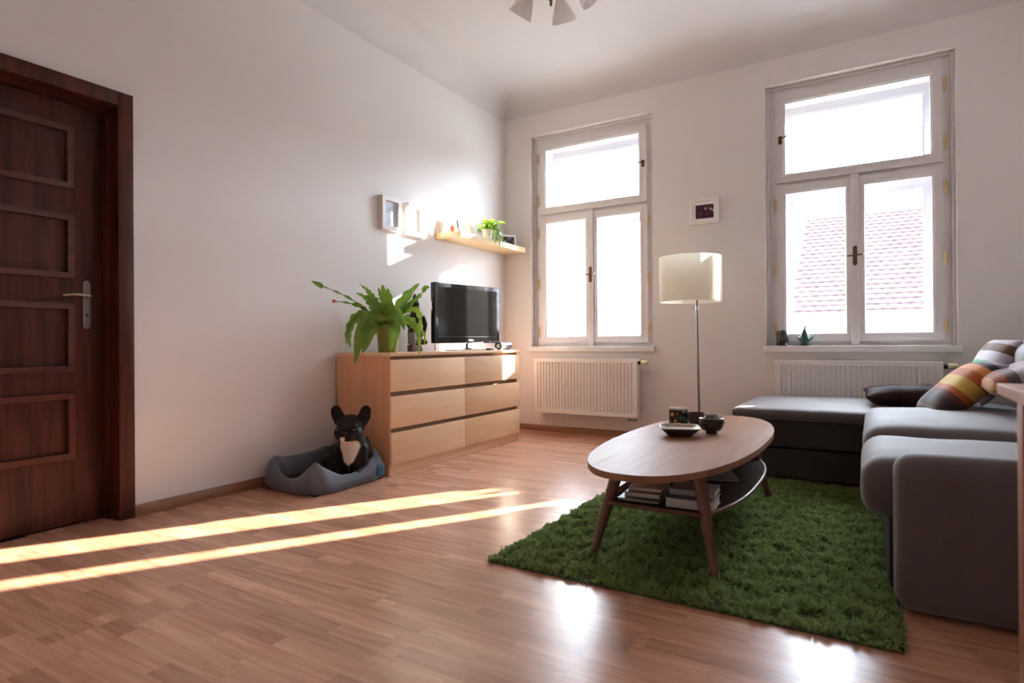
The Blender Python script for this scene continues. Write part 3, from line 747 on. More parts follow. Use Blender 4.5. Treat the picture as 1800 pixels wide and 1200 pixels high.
def shelf_items():
    lean = lambda a, yaw=0: (-math.radians(a), 0, PI/2+yaw)
    # orange ornament
    t = thing('ornament', 'small terracotta coloured house ornament at the shelf end', 'ornament', (.155, -1.045, ZSH-.0))
    bm = new_bm(); add_box(bm, -.02, .02, -.02, .02, 0, .035, bev=.001, seg=1); obj('body', bm, mat('terracotta', (.42, .16, .07), .7), t)
    bm = new_bm(); vs = [bm.verts.new(p) for p in ((-.023, -.023, .035), (.023, -.023, .035), (.023, .023, .035), (-.023, .023, .035), (0, -.023, .065), (0, .023, .065))]
    for f in ((0, 1, 4), (2, 3, 5), (1, 2, 5, 4), (3, 0, 4, 5), (0, 3, 2, 1)): bm.faces.new([vs[i] for i in f])
    obj('roof', bm, mat('terracotta', (.42, .16, .07), .7), t)
    framed('photo_frame', 'white photo frame with a grey green picture leaning behind the white bird', .12, .15, .012, .014, (.09, -.93, ZSH+.003), lean(12, -.15), m_whfr, picture('grey green photo', [(.08, .12, .11), (.35, .42, .40), (.75, .75, .72)], 16, 1), stand=False)
    # white bird figure
    t = thing('bird_figurine', 'white porcelain bird figurine with a long tail on the shelf', 'figurine', (.16, -.875, ZSH), rz=.5)
    mw = mat('white porcelain', (.85, .84, .82), .25)
    bm = new_bm(); add_ell(bm, (0, 0, .045), (.03, .045, .032)); add_ell(bm, (0, -.032, .085), (.02, .022, .022)); add_tube(bm, [(0, -.02, .06), (0, -.03, .08)], .018)
    obj('body', bm, mw, t, ang=70)
    bm = new_bm(); add_tube(bm, [(0, .03, .045), (0, .08, .03), (0, .13, .02), (0, .16, .018)], [.018, .012, .008, .003]); obj('tail', bm, mw, t, ang=70)
    obj('beak', rod((0, -.05, .085), (0, -.068, .082), .006, .0015), mat('grey beak', (.3, .3, .3), .5), t)
    obj('stand', lathe([(.026, 0), (.024, .006), (.01, .018), (.01, .02)], 20), mw, t)
    # cups / jar pale behind
    t = thing('jar', 'pale cream ceramic jar behind the bird figurine', 'jar', (.07, -.70, ZSH))
    obj('body', lathe([(.035, 0), (.042, .01), (.045, .06), (.038, .10), (.030, .115), (.032, .12), (.026, .12), (.03, .10), (0, .09)], 28), mat('cream glaze', (.78, .72, .6), .4), t)
    # plant
    P = Vector((.165, -.56, ZSH))
    t = thing('potted_plant', 'small bright green plant in a white pot on the wall shelf', 'plant', P)
    obj('pot', lathe([(.034, 0), (.036, .003), (.048, .085), (.052, .088), (.052, .098), (.046, .098), (.042, .085), (0, .082)], 32), mw, t)
    obj('soil', lathe([(0, .083), (.042, .083), (.042, .086), (0, .087)], 20), mat('soil', (.03, .02, .015), 1), t)
    mY = leafmat('fresh leaf', (.36, .52, .06), (.17, .34, .04), tr=.45)
    R2 = random.Random(4)
    for i in range(30):
        a = R2.uniform(0, 2*PI); el = R2.uniform(.1, 1.3); L = R2.uniform(.07, .15); o = Vector((R2.uniform(-.02, .02), R2.uniform(-.02, .02), .085))
        d = Vector((math.cos(a)*math.cos(el), math.sin(a)*math.cos(el), math.sin(el)))
        h = R2.uniform(.02, .09); b = o+d*h
        e = b + Vector((math.cos(a), math.sin(a), R2.uniform(-.5, .5)))*L*.7
        mid = (b+e)/2+Vector((0, 0, .02))
        if b.x < -.12 or e.x+P.x < .02: continue
        obj('leaf', leaf_mesh([o, b*.6+o*.4, b, mid, e], R2.uniform(.012, .019), (0, 0, 1), seg=12, seed=i, tip=1.6, fold=.3), mY, t, ang=80)
    for (dy, dz, dx) in ((.03, -.07, .10), (-.04, -.05, .10), (.06, -.02, .11)):
        o = Vector((.02, dy*.4, .09)); obj('leaf', leaf_mesh([o, (dx*.7, dy*.7, .10), (dx, dy, .04), (dx+.005, dy*1.1, dz)], .02, (1, 0, .2), seg=12, seed=dy*50, tip=1.2), mY, t, ang=80)
    framed('photo_frame', 'pale wooden photo frame tucked behind the shelf plant', .10, .13, .012, .012, (.10, -.34, ZSH+.003), lean(10, -.5), m_oakfr, picture('blue grey photo', [(.15, .18, .25), (.5, .55, .62)], 14, 5))
    framed('photo_frame', 'white photo frame with a black and white photo at the corner end of the shelf', .16, .115, .012, .016, (.145, -.165, ZSH+.003), lean(14, -.65), m_whfr, picture('monochrome photo', [(.03, .03, .035), (.12, .12, .13), (.45, .45, .45)], 22, 8))
shelf_items()
# picture on the window wall
framed('picture_frame', 'small white frame with a dark purple print between the windows', .236, .205, .022, .02, (1.934, -.0015, 1.80), (0, 0, 0), m_whfr, picture('purple print', [(.75, .72, .72), (.16, .04, .06), (.05, .015, .035)], 26, 2, 'voronoi'), mat_w=.028)

# ------------------------------------------------------------------ floor lamp
def floor_lamp():
    t = thing('floor_lamp', 'floor lamp with a cream drum shade on a thin steel pole', 'lamp', (2.0, -.5, 0))
    obj('base', lathe([(.14, 0), (.142, .006), (.138, .014), (.03, .022), (.012, .03)], 48), m_steel, t)
    obj('pole', rod((0, 0, .02), (-.012, 0, 1.20), .009, .008, 18), mat('satin nickel pole', (.26, .25, .25), .4, metal=.9), t)
    bm = new_bm(); n = 64
    prof = [(.222, 1.135), (.2225, 1.135), (.2255, 1.467), (.225, 1.469), (.2235, 1.467), (.2205, 1.137), (.222, 1.135)]
    add_lathe(bm, prof[:-1]+[prof[0]], n, Matrix.Translation((-.06, 0, 0)), cap=False)
    m, nt, b = nmat('cream lampshade'); b.inputs['Base Color'].default_value = (.92, .89, .82, 1); b.inputs['Roughness'].default_value = .85
    N, L = nt.nodes, nt.links; tr = N.new('ShaderNodeBsdfTranslucent'); tr.inputs[0].default_value = (.92, .89, .82, 1); mx = N.new('ShaderNodeMixShader'); mx.inputs[0].default_value = .68
    L.new(b.outputs[0], mx.inputs[1]); L.new(tr.outputs[0], mx.inputs[2]); L.new(mx.outputs[0], N['Material Output'].inputs[0])
    obj('shade', bm, m, t, ang=50)
    bm = new_bm()
    for a in (0, 2*PI/3, 4*PI/3): add_rod(bm, (-.03, 0, 1.16), (-.06+.221*math.cos(a), .221*math.sin(a), 1.15), .003)
    add_lathe(bm, [(.02, 1.15), (.022, 1.17), (.02, 1.23), (.01, 1.235)], 20, Matrix.Translation((-.015, 0, 0)))
    obj('shade_carrier', bm, m_steel, t)
    bm = new_bm(); add_rod(bm, (-.012, 0, 1.085), (-.05, -.01, 1.088), .004); add_rod(bm, (-.012, 0, 1.075), (-.012, 0, 1.10), .012)
    obj('switch', bm, m_steel, t)
    bm = new_bm(); add_ell(bm, (-.02, 0, 1.28), (.03, .03, .04)); obj('bulb', bm, mat('opal bulb', (.85, .85, .83), .3), t)
floor_lamp()

# ------------------------------------------------------------------ chandelier
def chandelier():
    c = Vector((1.52, -1.92, RZ))
    t = thing('ceiling_lamp', 'ceiling lamp with frosted glass bell shades on bronze arms', 'lamp', c+Vector((0, 0, 0)))
    mb = mat('antique bronze', (.30, .19, .10), .3, metal=.85)
    obj('canopy', lathe([(.0, -.05), (.03, -.048), (.06, -.03), (.068, -.001)], 32), mb, t)
    obj('stem', rod((0, 0, -.25), (0, 0, -.04), .010), mb, t)
    obj('hub', lathe([(0, -.435), (.006, -.430), (.009, -.418), (.006, -.408), (.016, -.392), (.026, -.365), (.028, -.345), (.030, -.32), (.036, -.29), (.03, -.26), (.012, -.24)], 32), mb, t)
    mf = leafmat('frosted glass', (.84, .81, .79), (.80, .77, .75), .35, .5)
    tow = Vector((-FWD.x, -FWD.y, 0)).normalized()
    a0 = math.atan2(tow.y, tow.x)+.22
    for i in range(5):
        a = a0+i*2*PI/5; d = Vector((math.cos(a), math.sin(a), 0)); z = Vector((0, 0, 1))
        ar = obj('arm', add_tube(new_bm(), [d*.025+z*-.30, d*.06+z*-.28, d*.10+z*-.26, d*.135+z*-.275, d*.15+z*-.30], .007), mb, t, ang=60)
        ax = (d*.62-z*.78).normalized(); p = d*.145+z*-.285
        M, _ = align(p, p+ax)
        obj('lamp_holder', lathe([(.012, -.01), (.02, 0), (.022, .03), (.018, .035)], 20, M), mb, ar)
        obj('glass_shade', lathe([(.022, .02), (.034, .045), (.052, .085), (.068, .125), (.076, .150), (.074, .150), (.066, .125), (.050, .085), (.032, .045), (.020, .024)], 36, M, cap=False), mf, ar, ang=50)
chandelier()

# ------------------------------------------------------------------ shaggy rug
RUG = (1.835, 3.165, -3.085, -1.135)
def rug():
    x0, x1, y0, y1 = RUG
    o = tag(obj('rug', box(x0, x1, y0, y1, .0005, .008, bev=.002), mat('rug backing', (.05, .07, .02), 1)), 'grass green shaggy rug under the coffee table', 'rug')
    n = 190000
    P = np.stack([rng.uniform(x0-.004, x1+.004, n), rng.uniform(y0-.004, y1+.004, n)], 1)
    # lean of the tufts: clumps from summed waves plus jitter
    def field(p, s):
        v = 0
        r2 = np.random.default_rng(s)
        for _ in range(9):
            k = r2.normal(0, 75, 2); v = v + np.sin(p@k + r2.uniform(0, 6.28))
        return v/3
    lx, ly, hh = field(P, 1), field(P, 2), field(P, 3)
    lean = np.stack([.015*lx+rng.normal(0, .006, n), .015*ly+rng.normal(0, .006, n)], 1)
    H = .020+.009*hh+rng.normal(0, .002, n); H = np.clip(H, .008, .036)
    # nothing of the pile outside the sofa feet: pile under furniture is pressed flat
    wdt = rng.uniform(.0014, .0030, n); th = rng.uniform(0, PI, n)
    sx, sy = np.cos(th)*wdt, np.sin(th)*wdt
    V = np.zeros((n, 5, 3), np.float32)
    V[:, 0] = np.stack([P[:, 0]-sx, P[:, 1]-sy, np.full(n, .006)], 1); V[:, 1] = np.stack([P[:, 0]+sx, P[:, 1]+sy, np.full(n, .006)], 1)
    m = P+lean*.4
    V[:, 2] = np.stack([m[:, 0]-sx, m[:, 1]-sy, H*.6], 1); V[:, 3] = np.stack([m[:, 0]+sx, m[:, 1]+sy, H*.6], 1)
    tp = P+lean; V[:, 4] = np.stack([tp[:, 0], tp[:, 1], H], 1)
    base = (np.arange(n)*5)[:, None]
    quads = (base+np.array([0, 1, 3, 2])).astype(np.int32); tris = (base+np.array([2, 3, 4])).astype(np.int32)
    me = bpy.data.meshes.new('pile'); me.vertices.add(n*5); me.vertices.foreach_set('co', V.ravel())
    loops = np.concatenate([quads.ravel(), tris.ravel()]); me.loops.add(len(loops)); me.loops.foreach_set('vertex_index', loops)
    me.polygons.add(2*n); me.polygons.foreach_set('loop_start', np.concatenate([np.arange(n)*4, 4*n+np.arange(n)*3]).astype(np.int32))
    me.update(calc_edges=True); me.validate()
    me.materials.append(leafmat('green pile', (.34, .43, .16), (.20, .28, .085), .95, .45, 120))
    p = bpy.data.objects.new('pile', me); COL.objects.link(p); p.parent = o; p['kind'] = 'stuff'
rug()

# ------------------------------------------------------------------ coffee table
TC = Vector((2.39, -2.205, 0)); TZ = .400
def sup(a, b, e, n=96):
    out = []
    for k in range(n):
        t = 2*PI*k/n; c, s = math.cos(t), math.sin(t)
        out.append((a*math.copysign(abs(c)**e, c), b*math.copysign(abs(s)**e, s)))
    return out
def coffee_table():
    t = thing('coffee_table', 'oval walnut coffee table with splayed legs standing on the green rug', 'table', (TC.x, TC.y, .008))
    z = TZ-.008
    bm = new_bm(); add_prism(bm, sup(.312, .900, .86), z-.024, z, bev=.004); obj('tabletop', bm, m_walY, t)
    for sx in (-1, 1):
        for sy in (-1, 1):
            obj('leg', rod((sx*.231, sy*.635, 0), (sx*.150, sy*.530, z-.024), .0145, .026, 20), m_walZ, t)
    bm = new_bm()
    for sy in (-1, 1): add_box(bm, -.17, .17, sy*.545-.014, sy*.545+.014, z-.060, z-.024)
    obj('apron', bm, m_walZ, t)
    # woven cane shelf
    zs = .205
    out = [(x, max(-.60, min(.60, y))) for x, y in sup(.275, .70, .8, 120)]
    rim = obj('shelf_rim', add_tube(new_bm(), [(x, y, zs) for x, y in out]+[(out[0][0], out[0][1], zs)], .0085, 8, cap=False), m_walZ, t, ang=60)
    bm = new_bm(); add_prism(bm, [(x*.985, y*.985) for x, y in out], zs-.003, zs+.003)
    m, nt, b = nmat('woven cane'); N, L = nt.nodes, nt.links
    tc = N.new('ShaderNodeTexCoord'); ck = N.new('ShaderNodeTexChecker'); ck.inputs['Scale'].default_value = 160; L.new(tc.outputs['Object'], ck.inputs['Vector'])
    ck.inputs[1].default_value = (.06, .032, .02, 1); ck.inputs[2].default_value = (.025, .013, .008, 1); L.new(ck.outputs[0], b.inputs['Base Color']); b.inputs['Roughness'].default_value = .9; b.inputs['Specular IOR Level'].default_value = .05
    bp = N.new('ShaderNodeBump'); bp.inputs['Strength'].default_value = .5; bp.inputs['Distance'].default_value = .002; L.new(ck.outputs['Fac'], bp.inputs['Height']); L.new(bp.outputs[0], b.inputs['Normal'])
    obj('woven_shelf', bm, m, t)
coffee_table()
ZSHF = .008+.205+.003
def book(label, x, y, z, w, l, h, rz, col, name='book', group=None):
    t = thing(name, label, 'book' if name == 'book' else 'magazine', (x, y, z), rz=rz, group=group)
    cm = mat('cover '+label, col, .4)
    bm = new_bm(); c = .0022
    add_box(bm, -w/2, w/2, -l/2, l/2, 0, c, bev=.0005, seg=1); add_box(bm, -w/2, w/2, -l/2, l/2, h-c, h, bev=.0005, seg=1); add_box(bm, -w/2, -w/2+c, -l/2, l/2, 0, h)
    obj('cover', bm, cm, t)
    obj('pages', box(-w/2+c, w/2-.004, -l/2+.004, l/2-.004, c, h-c), mat('paper', (.72, .68, .6), .9), t)
    return z+h
def books():
    # stack beside the right front leg
    x, y = TC.x+.118, TC.y-.475
    z = book('thick white spined book at the bottom of the stack by the table leg', x, y, ZSHF, .15, .175, .034, PI/2+.05, (.62, .6, .55))
    z = book('dark blue book in the middle of the stack by the table leg', x-.005, y, z+.0004, .145, .17, .012, PI/2-.03, (.03, .04, .08))
    z = book('grey book on top of the stack by the table leg', x+.006, y+.005, z+.0004, .14, .165, .022, PI/2+.05, (.32, .33, .34))
    # left pile
    x, y = TC.x-.085, TC.y-.42
    z = book('large grey green magazine under the low book pile', x, y, ZSHF, .165, .26, .010, .06, (.16, .17, .16), 'magazine')
    z = book('brown book lying on the grey green magazine', x+.005, y+.01, z+.0004, .14, .22, .020, .1, (.20, .11, .07))
    z = book('orange brown book on top of the low book pile', x+.01, y+.02, z+.0004, .13, .2, .016, .1, (.40, .20, .09))
    book('pink and white magazine at the front edge of the cane shelf', TC.x-.203, TC.y-.40, ZSHF, .032, .22, .030, .03, (.50, .12, .22), 'magazine')
    book('large dark magazine lying alone on the cane shelf', TC.x+.05, TC.y+.10, ZSHF, .21, .30, .008, .35, (.10, .10, .12), 'magazine')
books()
def tabletop_items():
    # square dish
    t = thing('dish', 'square dark ceramic dish with a pale speckled inside', 'dish', (2.325, -2.205, TZ), rz=.35)
    def sq(h, r, e=.35, n=40): return [(x, y, h) for x, y in sup(r, r, e, n)]
    bm = new_bm(); prof = [(.046, 0), (.050, .003), (.072, .022), (.090, .042)]
    def loft(rings, capb=True, capt=True):
        bm = new_bm(); V = [[bm.verts.new(p) for p in r] for r in rings]
        for A, B in zip(V, V[1:]):
            for i in range(len(A)): j = (i+1) % len(A); bm.faces.new((A[i], A[j], B[j], B[i]))
        if capb: bm.faces.new(V[0][::-1])
        if capt: bm.faces.new(V[-1])
        return bm
    obj('bowl', loft([sq(h, r) for r, h in prof]+[sq(.0425, .086)], True, False), mat('dark stoneware', (.045, .032, .03), .4, var=.4, vscale=60), t, ang=50)
    obj('inside', loft([sq(.0425, .086), sq(.034, .079), sq(.030, .06), sq(.029, .02)], False, True), mat('pale speckled glaze', (.50, .42, .33), .45, var=.35, vscale=90), t, ang=50)
    bm = new_bm(); add_tube(bm, sq(.0425, .088)+[sq(.0425, .088)[0]], .0028, 8, cap=False); obj('rim', bm, mat('pale rim', (.66, .62, .58), .4), t, ang=60)
    # painted box
    t = thing('box', 'small black painted box with gold and green flowers', 'box', (2.225, -1.865, TZ), rz=-.5)
    m, nt, b = nmat('painted flowers'); N, L = nt.nodes, nt.links
    tc = N.new('ShaderNodeTexCoord'); nz = N.new('ShaderNodeTexNoise'); nz.inputs['Scale'].default_value = 34; L.new(tc.outputs['Object'], nz.inputs['Vector'])
    cr = N.new('ShaderNodeValToRGB'); e = cr.color_ramp.elements; e[0].position = .36; e[0].color = (.02, .10, .07, 1); e[1].position = .68; e[1].color = (.55, .42, .16, 1)
    for p, c in ((.43, (.015, .012, .012, 1)), (.56, (.02, .015, .015, 1)), (.60, (.22, .07, .03, 1))): k = e.new(p); k.color = c
    L.new(nz.outputs['Fac'], cr.inputs[0]); L.new(cr.outputs[0], b.inputs['Base Color']); b.inputs['Roughness'].default_value = .25
    obj('case', box(-.034, .034, -.034, .034, 0, .082, bev=.003), m, t)
    obj('lid', box(-.035, .035, -.035, .035, .083, .093, bev=.003), mat('pale edged lid', (.55, .5, .45), .3), t)
    obj('lid_inlay', box(-.022, .022, -.022, .022, .0925, .095, bev=.001, seg=1), mat('orange inlay', (.45, .19, .07), .4), t)
    # round lidded bowl
    t = thing('lidded_bowl', 'round dark lacquer bowl with a dark glass lid', 'bowl', (2.440, -2.070, TZ))
    obj('bowl', lathe([(.025, 0), (.027, .006), (.025, .010), (.044, .020), (.056, .040), (.059, .056), (.056, .070), (.053, .073), (.048, .069), (.0, .065)], 44), mat('brown lacquer', (.035, .018, .010), .25, var=.5, vscale=40), t, ang=50)
    bm = new_bm(); add_lathe(bm, [(.054, .0725), (.0575, .0735), (.0545, .076)], 44, cap=False); obj('rim', bm, mat('rust rim', (.30, .12, .05), .4), t)
    obj('lid', lathe([(.042, .068), (.040, .075), (.030, .085), (.028, .091), (.018, .094), (0, .0945)], 32), mat('dark glass lid', (.05, .06, .065), .08), t, ang=50)
    # small dark bowl behind
    t = thing('small_bowl', 'small dark wooden bowl behind the painted box', 'bowl', (2.300, -1.80, TZ))
    obj('bowl', lathe([(.030, 0), (.034, .004), (.046, .025), (.048, .05), (.045, .062), (.041, .062), (.042, .045), (.0, .03)], 32), mat('dark turned wood', (.03, .018, .015), .4), t, ang=50)
    obj('rim_band', lathe([(.0455, .0555), (.0472, .056), (.0458, .0635), (.0425, .0635)], 32, cap=False), mat('dark red band', (.12, .025, .02), .4), t)
tabletop_items()

# ------------------------------------------------------------------ sofa
def sofa():
    t = thing('corner_sofa', 'brown grey corner sofa with a chaise below the window', 'sofa', (3.6, -1.5, 0))
    O = Vector((3.6, -1.5, 0))
    def part(name, bm, m=m_sofa, ang=50, lab=None):
        bmesh.ops.translate(bm, vec=-O, verts=bm.verts); o = obj(name, bm, m, t, ang)
        if lab: plabel(o, lab)
        return o
    part('seat_base', rcushion(3.135, 4.10, -2.70, -1.16, .03, .285, .02), m_sofad)
    part('side_panel', rcushion(3.150, 4.12, -2.825, -2.705, .006, .487, .055, n=18, crown=.008), m_sofa)
    part('seat_cushion', rcushion(3.070, 3.86, -2.703, -2.100, .255, .448, .055, crown=.020, n=18, wob=.006, seed=3, side=.012))
    part('seat_cushion', rcushion(3.070, 3.86, -2.095, -1.18, .268, .472, .050, crown=.034, n=18, wob=.006, seed=9, side=.012))
    part('chaise_base', rcushion(2.43, 4.10, -1.115, -.155, .200, .372, .015), m_sofad)
    part('chaise_plinth', rcushion(2.435, 4.10, -1.105, -.165, .02, .196, .012), m_sofad)
    part('chaise_cushion', rcushion(2.350, 3.86, -1.150, -.140, .368, .432, .030, crown=.014, n=20, wob=.004, seed=5))
    part('backrest', rcushion(3.88, 4.14, -2.82, -.14, .286, .80, .06, n=18))
    for ya, yb in ((-2.70, -1.955), (-1.945, -1.17), (-1.16, -.16)):
        part('back_cushion', rcushion(3.76, 3.98, ya, yb, .47, .835, .07, n=14, wob=.01, seed=ya, side=.02))
    for x, y in ((3.30, -2.62), (3.30, -1.25), (2.50, -.25), (2.50, -1.03), (4.0, -2.60), (4.0, -.25)):
        bm = new_bm(); add_rod(bm, (x, y, 0.0), (x, y, .05), .018, .022); part('foot', bm, m_black)
sofa()
def cushions():
    def frame(c, width_dir, up_dir):      # columns: local x = width, y = up the face, z = face normal
        a = Vector(width_dir).normalized(); b = Vector(up_dir); b = (b-a*b.dot(a)).normalized(); n = a.cross(b)
        m = Matrix((a, b, n)).transposed().to_4x4(); m.translation = Vector(c); return m
    def place(name, label, bm, m, M):
        o = obj(name, bm, m, None, ang=80); o.matrix_world = M; return tag(o, label, 'cushion')
    s1 = [(0, srgb(118, 104, 92)), (.10, srgb(70, 48, 38)), (.20, srgb(52, 50, 52)), (.28, srgb(96, 52, 42)), (.36, srgb(170, 88, 40)), (.44, srgb(196, 160, 70)), (.60, srgb(176, 92, 36)), (.72, srgb(205, 130, 70)), (.82, srgb(70, 72, 80)), (.90, srgb(150, 145, 155))]
    place('scatter_cushion', 'scatter cushion striped in orange, yellow and brown', pillow_bm(.46, .40, .14, seed=1), stripes('orange stripes', s1, 1, 2.5), frame((3.475, -1.22, .582), (.12, -1, .02), (.62, .03, .58)))
    s2 = [(0, srgb(150, 140, 150)), (.20, srgb(110, 82, 60)), (.32, srgb(190, 180, 70)), (.44, srgb(80, 170, 110)), (.60, srgb(190, 185, 200)), (.74, srgb(100, 75, 60)), (.86, srgb(175, 165, 175))]
    place('scatter_cushion', 'scatter cushion striped in green, white and brown', pillow_bm(.45, .42, .13, seed=4), stripes('green stripes', s2, 1, 2.3), frame((3.665, -.66, .655), (.12, -1, 0), (.42, .05, .80)))
    s3 = [(0, srgb(190, 140, 90)), (.16, srgb(150, 80, 45)), (.26, srgb(95, 80, 80)), (.36, srgb(165, 150, 160)), (.60, srgb(140, 130, 125)), (.8, srgb(110, 95, 80))]
    place('scatter_cushion', 'scatter cushion with wide grey stripes piled on the orange striped one', pillow_bm(.46, .36, .12, seed=8), stripes('grey stripes', s3, 1, 2.3), frame((3.70, -1.42, .665), (.05, -1, -.02), (.80, 0, .22)))
    place('scatter_cushion', 'crumpled dark brown velvet cushion lying on the chaise', pillow_bm(.46, .50, .12, wob=.022, seed=12), mat('dark velvet', (.036, .016, .014), .85, spec=.12, var=.4, vscale=9), frame((3.285, -.62, .497), (1, .05, .0), (-.05, 1, .0)))
cushions()

# ------------------------------------------------------------------ desk beside the sofa
def desk():
    t = thing('desk', 'light wooden desk with square legs beside the sofa', 'desk', (3.334, -4.60, 0))
    W_, L_, H_ = .80, 1.315, .742
    obj('desktop', box(0, W_, 0, L_, H_-.024, H_, bev=.0025), m_desk, t)
    mz = wood('desk beech leg', (.30, .13, .08), (.42, .20, .125), 'Z', .35)
    for x in (.030, W_-.085):
        for y in (.030, L_-.085): obj('leg', box(x, x+.055, y, y+.055, 0, H_-.024, bev=.003), mz, t)
    obj('apron', box(.035, .055, .085, L_-.085, H_-.09, H_-.024), mz, t)
    obj('apron', box(W_-.055, W_-.035, .085, L_-.085, H_-.09, H_-.024), mz, t)
desk()

# ------------------------------------------------------------------ window sill ornaments
def sill_items():
    z = ZS+.0022
    t = thing('tealight_holder', 'dark glass tealight holder in the corner of the window sill', 'candle holder', (2.508, .012, z))
    obj('body', lathe([(.034, 0), (.040, .012), (.043, .05), (.041, .085), (.033, .118), (.030, .118), (.037, .085), (.039, .05), (.034, .014), (0, .012)], 28), mat('smoked dark glass', (.018, .017, .020), .08, coat=.5), t, ang=50)
    obj('foot_ring', lathe([(.036, .0), (.044, .004), (.045, .012), (.041, .016)], 28), m_black, t)
    obj('candle', lathe([(0, .014), (.018, .014), (.018, .03), (0, .031)], 20), mat('wax', (.7, .66, .6), .5), t)
    t = thing('glass_ornament', 'dark green glass star ornament with a curled tip on the window sill', 'ornament', (2.662, .005, z))
    mg = mat('dark green glass', (.015, .085, .065), .1, coat=.5)
    obj('body', lathe([(.034, 0), (.036, .006), (.030, .02), (.034, .045), (.028, .075), (.016, .105), (.008, .125), (0, .128)], 20), mg, t, ang=50)
    obj('tip', add_tube(new_bm(), [(0, 0, .118), (.002, 0, .135), (.008, 0, .150), (.018, 0, .166)], [.008, .006, .004, .0015], 8), mg, t, ang=60)
    for k in range(5):
        a = k*2*PI/5; d = Vector((math.cos(a), math.sin(a)*.55, 0))
        obj('arm', add_tube(new_bm(), [d*.02+Vector((0, 0, .04)), d*.038+Vector((0, 0, .045)), d*.052+Vector((0, 0, .06)), d*.062+Vector((0, 0, .072))], [.011, .009, .006, .002], 8), mg, t, ang=60)
sill_items()

# ------------------------------------------------------------------ dog bed and dog
def dog_bed():
    x0, x1, y0, y1 = .035, .505, -2.79, -2.215
    t = thing('dog_bed', 'blue grey dog bed with raised corners beside the dresser', 'dog bed', ((x0+x1)/2, (y0+y1)/2, 0))
    a, b = (x1-x0)/2, (y1-y0)/2
    mt = mat('blue grey canvas', (.115, .125, .155), .85, var=.2, vscale=120, bump=.2, bscale=350, sheen=.3)
    mi = mat('charcoal fleece', (.030, .031, .034), .95, var=.3, vscale=90, bump=.3, bscale=250)
    bm = new_bm(); n = 128; rings = []
    def P(t, s, z):
        c, q = math.cos(t), math.sin(t); e = .42
        return Vector((math.copysign(abs(c)**e, c)*(a-s), math.copysign(abs(q)**e, q)*(b-s), z))
    for k in range(n):
        th = 2*PI*k/n; q = P(th, 0, 0)
        # corner-ness, 1 at the four corners
        u, v = abs(q.x)/a, abs(q.y)/b; tq = max(0, min(1, (min(u, v)-.15)/.80)); cn = tq*tq*(3-2*tq)
        front = (q.x > 0) * 1.0
        lo = .078 if (q.x/a > .9) else (.080 if q.y/b < -.9 else .165)
        h = lo+(.176-lo)*cn
        h += .006*math.sin(th*7+1)
        pr = [(.02, .0), (.004, .008), (-.012, .04), (-.010, h*.55), (.004, h*.88), (.020, h), (.036, h*.93), (.050, h*.6), (.060, .055), (.066, .04)]
        ct = [bm.verts.new(P(th, s+.004*math.sin(th*11+i), z)) for i, (s, z) in enumerate(pr)]
        rings.append(ct)
    for k in range(n):
        A, B = rings[k], rings[(k+1) % n]
        for i in range(len(A)-1): bm.faces.new((A[i], A[i+1], B[i+1], B[i]))
    obj('bolster', bm, mt, t, ang=80)
    bm = new_bm()
    add_prism(bm, [tuple(P(2*PI*k/64, .055, 0).xy) for k in range(64)], .004, .052, bev=.012)
    obj('mattress', bm, mi, t, ang=50)
    obj('underside', box(-a+.03, a-.03, -b+.03, b-.03, .0, .008), mi, t)
    # teal logo patch near the dresser end
    bm = new_bm(); V = {}
    for i in range(6):
        for j in range(6):
            V[i, j] = bm.verts.new((a+.0145-.004*abs(j/5-.45)-.004*(i/5)**2, b*.60+.075*i/5, .030+.072*j/5))
    for i in range(5):
        for j in range(5): bm.faces.new((V[i, j], V[i+1, j], V[i+1, j+1], V[i, j+1]))
    lp = plabel(obj('logo_patch', bm, mat('teal print', (.02, .09, .14), .7), t, ang=80), 'teal logo patch')
    bm = new_bm()
    yc, zc = b*.60+.040, .068
    add_tube(bm, [(a+.0155, yc+.022*math.cos(q), zc+.022*math.sin(q)) for q in np.linspace(0, 2*PI, 25)], .0018, 6, cap=False)
    add_tube(bm, [(a+.016, yc-.012, zc-.010), (a+.016, yc, zc+.010), (a+.016, yc+.012, zc-.008)], .0018, 6)
    obj('logo_lines', bm, mat('pale teal print', (.18, .35, .42), .7), lp)
dog_bed()
